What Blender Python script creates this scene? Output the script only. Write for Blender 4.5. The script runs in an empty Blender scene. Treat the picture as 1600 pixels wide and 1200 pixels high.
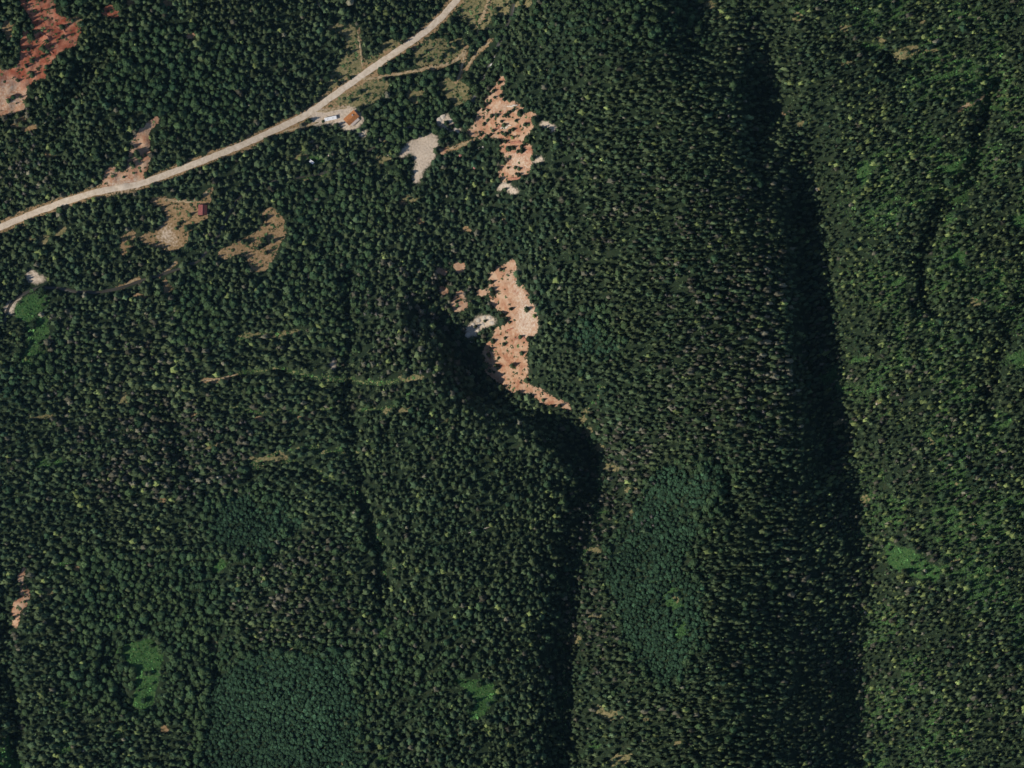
import bpy, math, random
import numpy as np
from mathutils import Vector

random.seed(7)
RNG = np.random.default_rng(7)
C = bpy.context.scene.collection
SC = bpy.context.scene
R = math.radians

# ------------------------------------------------------------------ camera, sky, sun, exposure
MPP = 0.55                                   # metres of ground per photograph pixel (1600 wide)
cam_data = bpy.data.cameras.new('camera')
cam_data.type = 'ORTHO'                      # satellite view straight down
cam_data.ortho_scale = 1600 * MPP
cam_data.clip_start = 1.0
cam_data.clip_end = 3000.0
cam = bpy.data.objects.new('camera', cam_data)
cam.location = (0, 0, 262)
C.objects.link(cam)
SC.camera = cam

SUN_AZ, SUN_EL = 249.0, 42.0                 # compass degrees: the sun stands in the west-south-west
world = bpy.data.worlds.new('World')
SC.world = world
world.use_nodes = True
wn = world.node_tree
bg = wn.nodes['Background']
sky = wn.nodes.new('ShaderNodeTexSky')
sky.sky_type = 'NISHITA'
sky.sun_disc = False
sky.sun_elevation = R(SUN_EL)
sky.sun_rotation = R(SUN_AZ)
sky.altitude = 2400
wn.links.new(sky.outputs[0], bg.inputs[0])
bg.inputs[1].default_value = 0.12

sun_data = bpy.data.lights.new('sun', 'SUN')
sun_data.energy = 3.8
sun_data.angle = R(0.5)
sun_data.color = (1.0, 0.93, 0.83)
sun = bpy.data.objects.new('sun', sun_data)
to_sun = Vector((math.sin(R(SUN_AZ)) * math.cos(R(SUN_EL)), math.cos(R(SUN_AZ)) * math.cos(R(SUN_EL)), math.sin(R(SUN_EL))))
sun.rotation_euler = to_sun.to_track_quat('Z', 'Y').to_euler()
sun.location = (-300, -120, 400)
C.objects.link(sun)

vs = SC.view_settings
vs.view_transform = 'Standard'
vs.look = 'None'
vs.exposure = 0.0
vs.gamma = 1.0
vs.use_curve_mapping = False

# ------------------------------------------------------------------ helpers
def W(px, py):
    return ((px - 800.0) * MPP, (600.0 - py) * MPP)

def tag(o, label=None, cat=None, group=None, kind=None):
    if label: o['label'] = label
    if cat: o['category'] = cat
    if group: o['group'] = group
    if kind: o['kind'] = kind
    return o

def mesh_np(name, V, F, mat=None, smooth=False):
    """mesh from numpy: V (n,3); F (m,3) or (m,4)"""
    V = np.asarray(V, np.float32); F = np.asarray(F, np.int32)
    me = bpy.data.meshes.new(name)
    k = F.shape[1]
    me.vertices.add(len(V)); me.vertices.foreach_set('co', V.ravel())
    me.loops.add(F.size); me.loops.foreach_set('vertex_index', F.ravel())
    me.polygons.add(len(F)); me.polygons.foreach_set('loop_start', np.arange(0, F.size, k, dtype=np.int32))
    me.polygons.foreach_set('use_smooth', np.full(len(F), smooth))
    me.update(calc_edges=True)
    if mat: me.materials.append(mat)
    return me

def mesh_py(name, V, F, mat=None):
    me = bpy.data.meshes.new(name)
    me.from_pydata([tuple(v) for v in V], [], [tuple(f) for f in F])
    me.update()
    if mat: me.materials.append(mat)
    return me

def obj(name, me, parent=None, loc=(0, 0, 0), rot=(0, 0, 0), scale=(1, 1, 1)):
    o = bpy.data.objects.new(name, me)
    C.objects.link(o)
    o.location = loc; o.rotation_euler = rot; o.scale = scale
    if parent: o.parent = parent
    return o

class MB:
    def __init__(s): s.v = []; s.f = []
    def box(s, cx, cy, cz, sx, sy, sz, rz=0.0):
        b = len(s.v); c, n = math.cos(rz), math.sin(rz)
        for dz in (-.5, .5):
            for dx, dy in ((-.5, -.5), (.5, -.5), (.5, .5), (-.5, .5)):
                x, y = dx * sx, dy * sy
                s.v.append((cx + x * c - y * n, cy + x * n + y * c, cz + dz * sz))
        s.f += [tuple(b + i for i in q) for q in ((3, 2, 1, 0), (4, 5, 6, 7), (0, 1, 5, 4), (1, 2, 6, 5), (2, 3, 7, 6), (3, 0, 4, 7))]
        return s
    def poly(s, pts, faces):
        b = len(s.v); s.v += list(pts); s.f += [tuple(b + i for i in q) for q in faces]
        return s
    def tube(s, p0, p1, r0, r1, n=8, cap=True):
        p0, p1 = Vector(p0), Vector(p1); d = (p1 - p0).normalized()
        u = d.orthogonal().normalized(); w = d.cross(u); b = len(s.v)
        for p, r in ((p0, r0), (p1, r1)):
            for i in range(n):
                a = 2 * math.pi * i / n
                s.v.append(tuple(p + (u * math.cos(a) + w * math.sin(a)) * r))
        for i in range(n):
            j = (i + 1) % n
            s.f.append((b + i, b + j, b + n + j, b + n + i))
        if cap:
            s.f.append(tuple(b + n + i for i in range(n))); s.f.append(tuple(b + n - 1 - i for i in range(n)))
        return s
    def build(s, name, mat, parent=None, **k):
        return obj(name, mesh_py(name, s.v, s.f, mat), parent, **k)

def empty(name, loc, rz=0.0, scale=(1, 1, 1)):
    o = bpy.data.objects.new(name, None); C.objects.link(o)
    o.location = loc; o.rotation_euler = (0, 0, rz); o.scale = scale
    o.empty_display_size = 0.5
    return o

# ------------------------------------------------------------------ materials
def new_mat(name):
    m = bpy.data.materials.new(name); m.use_nodes = True
    nt = m.node_tree
    return m, nt, nt.nodes['Principled BSDF']

def plain(name, rgb, rough=0.9, var=0.25, scale=3.0, spec=0.2, metal=0.0):
    m, nt, b = new_mat(name)
    tc = nt.nodes.new('ShaderNodeTexCoord')
    n = nt.nodes.new('ShaderNodeTexNoise'); n.inputs['Scale'].default_value = scale; n.inputs['Detail'].default_value = 5
    r = nt.nodes.new('ShaderNodeValToRGB')
    r.color_ramp.elements[0].position = 0.3; r.color_ramp.elements[1].position = 0.7
    r.color_ramp.elements[0].color = (*[c * (1 - var) for c in rgb], 1)
    r.color_ramp.elements[1].color = (*[min(1, c * (1 + var)) for c in rgb], 1)
    nt.links.new(tc.outputs['Object'], n.inputs['Vector'])
    nt.links.new(n.outputs['Fac'], r.inputs['Fac'])
    nt.links.new(r.outputs['Color'], b.inputs['Base Color'])
    b.inputs['Roughness'].default_value = rough
    b.inputs['Specular IOR Level'].default_value = spec
    b.inputs['Metallic'].default_value = metal
    return m

def foliage(name, single, base=(1, 1, 1)):
    """single: colour from the object's own colour; otherwise from the per-tree 'tint' attribute of the mass"""
    m, nt, b = new_mat(name)
    if single:
        src = nt.nodes.new('ShaderNodeObjectInfo').outputs['Color']
    else:
        a = nt.nodes.new('ShaderNodeAttribute'); a.attribute_name = 'tint'; src = a.outputs['Color']
    geo = nt.nodes.new('ShaderNodeNewGeometry')
    n = nt.nodes.new('ShaderNodeTexNoise'); n.inputs['Scale'].default_value = 1.1; n.inputs['Detail'].default_value = 4
    n.inputs['Roughness'].default_value = 0.7
    mr = nt.nodes.new('ShaderNodeMapRange')
    mr.inputs['From Min'].default_value = 0.3; mr.inputs['From Max'].default_value = 0.7
    mr.inputs['To Min'].default_value = 0.55; mr.inputs['To Max'].default_value = 1.5
    mix = nt.nodes.new('ShaderNodeVectorMath'); mix.operation = 'SCALE'
    nt.links.new(geo.outputs['Position'], n.inputs['Vector'])
    nt.links.new(n.outputs['Fac'], mr.inputs['Value'])
    nt.links.new(src, mix.inputs[0]); nt.links.new(mr.outputs[0], mix.inputs['Scale'])
    nt.links.new(mix.outputs[0], b.inputs['Base Color'])
    b.inputs['Roughness'].default_value = 0.85
    b.inputs['Specular IOR Level'].default_value = 0.12
    return m

M_FOL = foliage('foliage_mass', False)
M_FOL1 = foliage('foliage_tree', True)
M_BARK = plain('bark', (0.11, 0.085, 0.065), var=0.4)
M_DEAD = plain('weathered_dead_wood', (0.20, 0.178, 0.15), var=0.35, scale=0.6)
M_LOG = plain('bleached_wood', (0.5, 0.43, 0.36), var=0.25)

# ------------------------------------------------------------------ raster fields in photograph pixels
X0, X1, Y0, Y1 = -130, 1730, -100, 1300      # the built ground reaches beyond the frame
CELL = 2
GX = np.arange(X0, X1 + 1, CELL, dtype=np.float32); GY = np.arange(Y0, Y1 + 1, CELL, dtype=np.float32)
PX, PY = np.meshgrid(GX, GY)

def vnoise(scale, seed, octaves=4, gain=0.5):
    """fractal value noise over the raster, 0..1"""
    out = np.zeros_like(PX); amp = 1.0; tot = 0.0
    for o in range(octaves):
        s = scale / 2 ** o
        r = np.random.default_rng(seed * 31 + o)
        nx, ny = int((X1 - X0) / s) + 4, int((Y1 - Y0) / s) + 4
        g = r.random((ny, nx)).astype(np.float32)
        fx = (PX - X0) / s; fy = (PY - Y0) / s
        ix = fx.astype(int); iy = fy.astype(int); tx = fx - ix; ty = fy - iy
        tx = tx * tx * (3 - 2 * tx); ty = ty * ty * (3 - 2 * ty)
        out += amp * ((g[iy, ix] * (1 - tx) + g[iy, ix + 1] * tx) * (1 - ty) + (g[iy + 1, ix] * (1 - tx) + g[iy + 1, ix + 1] * tx) * ty)
        tot += amp; amp *= gain
    return out / tot

def blur(a, n, times=2):
    """box blur of half-width n cells"""
    for _ in range(times):
        for ax in (0, 1):
            p = np.concatenate([np.repeat(a.take([0], ax), n + 1, ax), a, np.repeat(a.take([-1], ax), n, ax)], ax)
            c = np.cumsum(p, ax, dtype=np.float64)
            k = 2 * n + 1; L = a.shape[ax]
            a = ((c.take(range(k, k + L), ax) - c.take(range(0, L), ax)) / k).astype(np.float32)
    return a

WX = (vnoise(20, 1, 4, .65) - 0.5) * 22; WY = (vnoise(20, 2, 4, .65) - 0.5) * 22

def inpoly(x, y, poly):
    ins = np.zeros(x.shape, bool); n = len(poly); j = n - 1
    for i in range(n):
        xi, yi = poly[i]; xj, yj = poly[j]
        if yi != yj:
            c = ((yi > y) != (yj > y)) & (x < (xj - xi) * (y - yi) / (yj - yi) + xi)
            ins ^= c
        j = i
    return ins

def raster(poly, warp=1.0):
    xs = [p[0] for p in poly]; ys = [p[1] for p in poly]; m = 14
    i0 = max(0, int((min(xs) - m - X0) / CELL)); i1 = min(len(GX), int((max(xs) + m - X0) / CELL) + 1)
    j0 = max(0, int((min(ys) - m - Y0) / CELL)); j1 = min(len(GY), int((max(ys) + m - Y0) / CELL) + 1)
    out = np.zeros(PX.shape, np.float32)
    sl = (slice(j0, j1), slice(i0, i1))
    out[sl] = inpoly(PX[sl] + WX[sl] * warp, PY[sl] + WY[sl] * warp, poly)
    return out

def strip(pts, w, warp=0.5):
    """raster of a line of half-width w px"""
    d = seg_dist(PX + WX * warp, PY + WY * warp, pts)[0]
    return (d < w).astype(np.float32)

def seg_dist(x, y, pts):
    best = np.full(x.shape, 1e9, np.float32); par = np.zeros(x.shape, np.float32); acc = 0.0
    for (ax, ay), (bx, by) in zip(pts[:-1], pts[1:]):
        dx, dy = bx - ax, by - ay; L = math.hypot(dx, dy)
        t = np.clip(((x - ax) * dx + (y - ay) * dy) / (L * L), 0, 1)
        d = np.hypot(x - ax - t * dx, y - ay - t * dy)
        k = d < best
        best = np.where(k, d, best); par = np.where(k, acc + t * L, par); acc += L
    return best, par

def sample(a, px, py):
    fx = np.clip((np.asarray(px, float) - X0) / CELL, 0, a.shape[1] - 1.001); fy = np.clip((np.asarray(py, float) - Y0) / CELL, 0, a.shape[0] - 1.001)
    ix = fx.astype(int); iy = fy.astype(int); tx = fx - ix; ty = fy - iy
    return (a[iy, ix] * (1 - tx) + a[iy, ix + 1] * tx) * (1 - ty) + (a[iy + 1, ix] * (1 - tx) + a[iy + 1, ix + 1] * tx) * ty

# ------------------------------------------------------------------ relief
ROWS = {  # photograph row -> (column, height in metres)
 -190: [(-230,125),(0,100),(300,58),(600,14),(780,5),(850,22),(900,40),(930,42),(980,28),(1010,24),(1080,36),(1400,85),(1830,150)],
  -20: [(-230,108),(0,84),(150,66),(300,44),(520,12),(650,7),(760,5),(830,28),(930,62),(985,68),(1042,56),(1084,22),(1150,44),(1240,62),(1400,72),(1830,110)],
  150: [(-230,92),(0,70),(150,50),(300,30),(480,9),(560,6),(700,4),(745,9),(800,34),(900,64),(1000,92),(1065,98),(1145,84),(1190,44),(1250,66),(1330,78),(1400,82),(1600,92),(1830,112)],
  350: [(-230,30),(0,9),(100,7),(300,3),(450,2),(600,7),(700,14),(780,32),(850,58),(1000,94),(1100,107),(1214,94),(1257,48),(1320,76),(1400,90),(1500,96),(1830,126)],
  460: [(-230,6),(0,3),(200,2),(400,8),(560,20),(640,26),(690,24),(730,22),(755,24),(800,42),(860,66),(1000,98),(1100,112),(1222,98),(1266,50),(1340,80),(1420,95),(1500,101),(1830,130)],
  530: [(-230,6),(0,6),(200,7),(400,16),(560,30),(640,40),(685,34),(712,22),(748,20),(800,40),(860,66),(1000,100),(1100,114),(1228,100),(1273,51),(1350,83),(1430,98),(1500,104),(1830,132)],
  600: [(-230,16),(0,17),(200,19),(400,27),(560,42),(640,60),(690,50),(722,27),(750,16),(800,28),(840,49),(900,72),(1000,98),(1105,116),(1232,100),(1281,51),(1350,83),(1440,100),(1550,108),(1830,134)],
  680: [(-230,24),(0,25),(200,28),(400,36),(600,54),(760,68),(820,63),(880,44),(912,37),(950,56),(1040,94),(1120,118),(1200,110),(1250,98),(1300,50),(1370,82),(1450,98),(1560,106),(1830,132)],
  780: [(-230,34),(0,36),(200,38),(400,48),(600,68),(750,82),(850,84),(900,66),(932,46),(975,66),(1050,98),(1110,122),(1150,122),(1230,98),(1308,62),(1338,47),(1400,80),(1480,96),(1600,106),(1830,130)],
  900: [(-230,50),(0,50),(200,46),(300,50),(400,62),(600,80),(750,95),(820,96),(868,80),(893,60),(930,78),(1000,108),(1075,124),(1120,123),(1230,90),(1322,58),(1352,45),(1410,78),(1480,92),(1600,104),(1830,128)],
 1050: [(-230,64),(0,62),(200,57),(400,74),(600,92),(750,106),(820,104),(860,88),(882,68),(925,92),(1030,122),(1095,130),(1200,101),(1302,63),(1334,46),(1400,82),(1480,95),(1600,106),(1830,128)],
 1390: [(-230,90),(0,86),(200,81),(400,96),(600,114),(780,126),(845,112),(885,90),(950,110),(1050,130),(1130,132),(1260,98),(1366,64),(1396,50),(1460,84),(1600,100),(1830,124)],
}
def pchip(xs, ys, x):
    xs = np.asarray(xs, float); ys = np.asarray(ys, float)
    h = np.diff(xs); d = np.diff(ys) / h
    m = np.zeros(len(xs)); m[0] = d[0]; m[-1] = d[-1]
    for i in range(1, len(xs) - 1):
        if d[i - 1] * d[i] > 0:
            w1 = 2 * h[i] + h[i - 1]; w2 = h[i] + 2 * h[i - 1]
            m[i] = (w1 + w2) / (w1 / d[i - 1] + w2 / d[i])
    i = np.clip(np.searchsorted(xs, x) - 1, 0, len(xs) - 2); t = (x - xs[i]) / h[i]
    return ((1 + 2 * t) * (1 - t) ** 2 * ys[i] + t * (1 - t) ** 2 * h[i] * m[i] + t * t * (3 - 2 * t) * ys[i + 1] + t * t * (t - 1) * h[i] * m[i + 1])

rk = sorted(ROWS)
prof = np.array([pchip([p[0] for p in ROWS[k]], [p[1] for p in ROWS[k]], GX) for k in rk])
H = np.zeros(PX.shape, np.float32)
ii = np.clip(np.searchsorted(rk, GY) - 1, 0, len(rk) - 2)
for j, y in enumerate(GY):
    a, b = rk[ii[j]], rk[ii[j] + 1]; t = (y - a) / (b - a)
    H[j] = prof[ii[j]] * (1 - t) + prof[ii[j] + 1] * t
H = blur(H, 5, 2)
steep = np.hypot(*np.gradient(blur(H, 8, 1)))
H += (vnoise(150, 11, 4) - 0.5) * 21 * np.clip(steep * 1.6, 0.5, .8)
H += (vnoise(34, 12, 3) - 0.5) * 5.0 * np.clip(steep * 1.6, 0.35, 1.0)

# ------------------------------------------------------------------ lines: road, tracks, stream
ROAD = [(-240,452),(-120,402),(-40,372),(0,355),(60,330),(110,312),(150,300),(185,293),(215,289),(245,278),(290,262),(330,246),(380,226),(430,203),(470,184),(500,165),(530,143),(560,122),(595,97),(630,74),(665,49),(690,27),(712,2),(735,-30),(770,-90),(800,-200)]
TRACKS = [
 ([(560,124),(585,122),(620,116),(655,109),(690,102),(710,97),(722,86),(728,72)], 2.6, 'path'),
 ([(567,106),(564,82),(561,62),(559,45)], 1.6, 'path'),
 ([(728,72),(724,95),(718,118),(714,130)], 2.0, 'path'),
 ([(730,108),(738,92),(752,75),(768,64)], 2.2, 'path'),
 ([(768,-20),(764,2),(757,20),(748,38),(746,52)], 3.0, 'path'),
 ([(492,174),(512,174),(530,169),(545,168)], 2.2, 'path'),
 ([(440,206),(470,199),(488,194),(500,190)], 2.0, 'path'),
 ([(700,233),(716,228),(732,223),(745,216)], 2.2, 'path'),
 ([(252,312),(280,314),(300,315),(318,306),(330,296)], 2.6, 'path'),
 ([(186,452),(205,441),(218,434)], 2.2, 'path'),
 ([(253,426),(266,418),(277,408)], 1.8, 'path'),
 ([(312,594),(335,594),(356,589),(372,584)], 1.7, 'path'),
 ([(1498,172),(1512,163),(1527,158),(1540,150)], 1.8, 'path'),
]
STREAM = [(-240,560),(-120,540),(-40,520),(10,500),(11,484),(22,468),(40,457),(62,449),(90,450),(120,456),(155,457),(185,451),(215,441),(240,432),(275,422),(310,408),(335,380),(352,345),(372,310),(395,291),(450,279),(510,270),(560,252),(598,217),(636,197),(668,200),(700,205),(735,165),(752,130),(775,80),(800,20),(815,-60),(830,-200)]
# the ravine that bends round the foot of the central scarp, and the hill above it
dd = seg_dist(PX, PY, [(615,490),(660,540),(690,600),(750,660),(840,695),(885,735)])[0]; H += 11 * np.exp(-(dd / 26) ** 2)
dd = seg_dist(PX, PY, [(690,500),(722,550),(745,605),(800,640),(890,658),(932,715)])[0]; H -= 12 * np.exp(-(dd / 20) ** 2)
# small side ravines in the forest
for pl, dep, wd in (([(547,430),(545,560),(542,640),(562,750),(590,850),(602,960)], 6, 11), ([(5,960),(12,1060),(30,1140),(20,1300)], 7, 14), ([(620,1150),(700,1158),(790,1140),(860,1130)], 5, 10), ([(170,1000),(172,1060),(200,1120)], 4, 10),
                    ([(395,735),(450,728),(500,745),(560,780)], 4, 9), ([(370,592),(440,590),(520,603),(600,612)], 4, 8), ([(1560,130),(1535,200),(1520,280),(1470,330),(1440,420),(1450,480)], 8, 16), ([(1600,470),(1560,540),(1540,640)], 6, 14),
                    ([(1290,60),(1380,90),(1440,110)], 5, 10), ([(1100,640),(1125,720),(1150,800)], 5, 10), ([(360,960),(330,1000),(345,1060)], 5, 12), ([(700,440),(660,480),(640,560)], 6, 12), ([(260,620),(275,680),(300,740)], 5, 14), ([(85,210),(130,120),(180,60)], 6, 14)):
    dd = seg_dist(PX + WX * 1.5, PY + WY * 1.5, pl)[0]; H -= 1.7 * dep * np.exp(-(dd / wd) ** 2)
# level the road bed and cut the stream bed
d, par = seg_dist(PX, PY, ROAD)
pts = np.array(ROAD, float); acc = np.concatenate([[0], np.cumsum(np.hypot(*np.diff(pts, axis=0).T))])
ts = np.arange(0, acc[-1], 4.0)
hx = np.interp(ts, acc, pts[:, 0]); hy = np.interp(ts, acc, pts[:, 1])
hh = sample(H, hx, hy); k = np.ones(25) / 25; hh = np.convolve(np.pad(hh, 12, 'edge'), k, 'valid')
w = np.clip((d - 9) / 22, 0, 1); w = w * w * (3 - 2 * w)
H = H * w + np.interp(par, ts, hh) * (1 - w)
d, par = seg_dist(PX, PY, STREAM)
H -= 1.6 * np.exp(-(d / 9.0) ** 2)
ROAD_D = seg_dist(PX, PY, ROAD)[0]
STREAM_D = d

_rid = 1 - np.abs(vnoise(17, 15, 3) * 2 - 1)
_bare = np.zeros(PX.shape, np.float32)
for _p in ([(30,-5),(85,-5),(128,45),(80,95),(38,178),(-40,182),(-40,110),(35,80)], [(789,116),(838,180),(833,255),(822,279),(785,285),(779,272),(727,205),(752,172)], [(806,404),(843,505),(823,598),(902,640),(782,602),(752,555),(790,494),(763,430)], [(243,175),(232,270),(160,300),(205,225)]):
    _bare = np.maximum(_bare, inpoly(PX, PY, _p))
H -= blur(_bare, 4, 2) * (_rid - .6) * 5.0
def ground(px, py): return sample(H, px, py)

# ------------------------------------------------------------------ cover: bare soil, gravel, meadows
# (landmark phrase, channel, polygon, strength, share of trees left standing on it)
BARE = [
 ('red top left slope', 'red', [(30,-5),(85,-5),(88,25),(110,30),(128,45),(118,68),(95,78),(80,95),(75,115),(50,125),(45,140),(40,160),(38,178),(20,180),(-40,182),(-40,110),(25,108),(35,80),(50,60),(55,45),(45,25)], 1.0, .09),
 ('small red top left bank', 'red', [(157,15),(175,8),(187,20),(178,29),(160,25)], 1.0, .05),
 ('red roadside gully', 'red', [(243,175),(247,192),(232,206),(232,240),(230,270),(222,290),(160,300),(158,290),(163,268),(176,256),(184,268),(196,268),(200,250),(205,225),(220,203),(235,188)], .95, .12),
 ('red roofed house clearing', 'tan', [(245,318),(256,312),(300,316),(326,300),(332,304),(326,322),(325,340),(302,350),(288,382),(270,392),(240,386),(216,376),(228,365),(250,355),(262,338)], 1.0, .04),
 ('tan strip near stream trail', 'tan', [(190,368),(215,360),(206,380),(198,398),(188,402)], .9, .12),
 ('brown curved meadow', 'tan', [(422,322),(440,335),(444,365),(436,385),(420,415),(405,428),(390,418),(388,398),(345,402),(338,396),(365,380),(398,364),(408,348),(403,338)], .95, .07),
 ('upper red scarp', 'red', [(789,116),(784,150),(778,160),(800,157),(808,166),(815,172),(838,180),(836,195),(828,207),(822,215),(828,230),(833,255),(830,272),(822,279),(785,285),(779,272),(786,258),(793,252),(786,238),(783,228),(775,218),(765,215),(755,218),(745,214),(730,212),(727,205),(735,200),(743,197),(744,185),(752,172),(758,160),(762,142),(772,132)], 1.0, .30),
 ('central red scarp', 'red', [(806,404),(804,425),(815,440),(828,460),(835,480),(843,505),(839,520),(826,531),(823,545),(821,560),(823,580),(826,598),(836,606),(832,616),(800,612),(782,602),(760,580),(752,555),(757,540),(770,530),(772,518),(785,507),(790,494),(780,483),(768,481),(766,470),(765,450),(763,430),(772,420),(790,414)], 1.0, .015),
 ('orange bank below central scarp', 'red', [(831,603),(840,603),(852,616),(868,624),(890,628),(902,640),(884,638),(862,636),(842,630),(832,622)], .95, .08),
 ('red patch beside the dark ravine', 'red', [(704,470),(716,462),(720,450),(728,468),(732,480),(718,487),(708,482)], .95, .08),
 ('white outcrop beside central scarp', 'pale', [(745,492),(770,494),(775,506),(760,512),(747,518),(740,528),(727,528),(726,513),(736,503)], 1.0, .10),
 ('pale gravel clearing', 'pale', [(680,207),(685,225),(680,245),(678,252),(665,262),(659,270),(659,282),(650,290),(645,280),(645,268),(652,255),(645,240),(640,238),(626,248),(624,240),(630,231),(640,222),(662,211)], 1.0, .01),
 ('orange patch beside gravel clearing', 'red', [(690,228),(702,232),(697,241),(688,238)], .8, .05),
 ('pale rocks by the stream', 'pale', [(680,190),(692,178),(706,182),(712,192),(720,200),(716,208),(704,206),(694,202),(684,198)], .95, .15),
 ('upper sand bar', 'pale', [(41,430),(48,419),(56,424),(62,430),(71,432),(70,439),(60,443),(52,441),(42,437)], 1.0, .02),
 ('stream bend sand bar', 'pale', [(4,480),(14,470),(28,461),(35,462),(24,474),(20,484),(23,494),(12,490)], 1.0, .0),
 ('cabin yard', 'pale', [(484,174),(500,171),(525,171),(545,165),(562,172),(569,188),(560,200),(545,207),(533,199),(523,193),(500,197),(488,196)], .95, .0),
 ('orange gully at left edge', 'red', [(30,878),(36,880),(37,910),(50,930),(46,945),(32,957),(26,980),(17,978),(21,945),(29,935),(27,905)], .9, .10),
 ('dry meadow north of road', 'straw', [(505,40),(545,36),(558,48),(561,78),(568,98),(588,84),(598,66),(616,60),(624,70),(600,92),(560,122),(518,140),(506,134),(530,102),(545,82),(540,60)], .95, .05),
 ('dry meadow south of road', 'straw', [(530,146),(575,124),(602,122),(606,136),(582,160),(562,168),(530,166),(512,168)], .95, .06),
 ('brushy side track meadow', 'straw', [(648,70),(690,52),(722,62),(726,90),(690,104),(650,102)], .75, .22),
 ('olive meadow near upper scarp', 'straw', [(682,130),(705,122),(726,124),(738,140),(732,158),(710,163),(692,152)], .9, .06),
 ('open ground at top edge', 'straw', [(712,-6),(800,-6),(795,22),(770,30),(755,48),(735,40),(712,22)], .7, .15),
 ('tan spot above the bench trail', 'pale', [(516,558),(527,558),(528,574),(515,577)], .8, .05),
 ('bright green lower left meadow', 'green', [(175,1020),(192,1010),(205,1003),(240,1000),(255,1030),(252,1055),(240,1095),(228,1110),(203,1102),(215,1072),(211,1045),(195,1032)], 1.0, .04),
 ('small glade above lower meadow', 'green', [(330,884),(350,872),(358,884),(342,895),(330,893)], .9, .1),
 ('green glade near bottom centre', 'green', [(700,1062),(770,1063),(782,1090),(765,1108),(748,1122),(728,1124),(742,1102),(735,1080)], .8, .2),
 ('green bottom left corner', 'green', [(0,1150),(16,1148),(20,1180),(36,1190),(34,1210),(-5,1210)], .85, .2),
 ('upper green glade, right slope', 'green', [(1340,255),(1356,250),(1358,275),(1345,292),(1336,285)], 1.0, .05),
 ('small high green glade, right', 'green', [(1480,262),(1500,248),(1506,258),(1492,274),(1478,270)], 1.0, .05),
 ('right edge green glade', 'green', [(1580,340),(1602,330),(1604,356),(1582,358)], 1.0, .05),
 ('narrow green glade, right slope', 'green', [(1478,390),(1512,393),(1514,402),(1490,406)], 1.0, .05),
 ('green brush beside the sand bar', 'green', [(24,474),(45,460),(75,456),(74,478),(45,500),(26,498)], .9, .12),
 ('green brush on the left edge', 'green', [(50,505),(80,515),(75,545),(50,580),(30,560)], .6, .45),
 ('large low glade, right slope', 'green', [(1380,848),(1420,858),(1470,890),(1466,912),(1420,902),(1386,880)], .8, .25),
]
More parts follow.
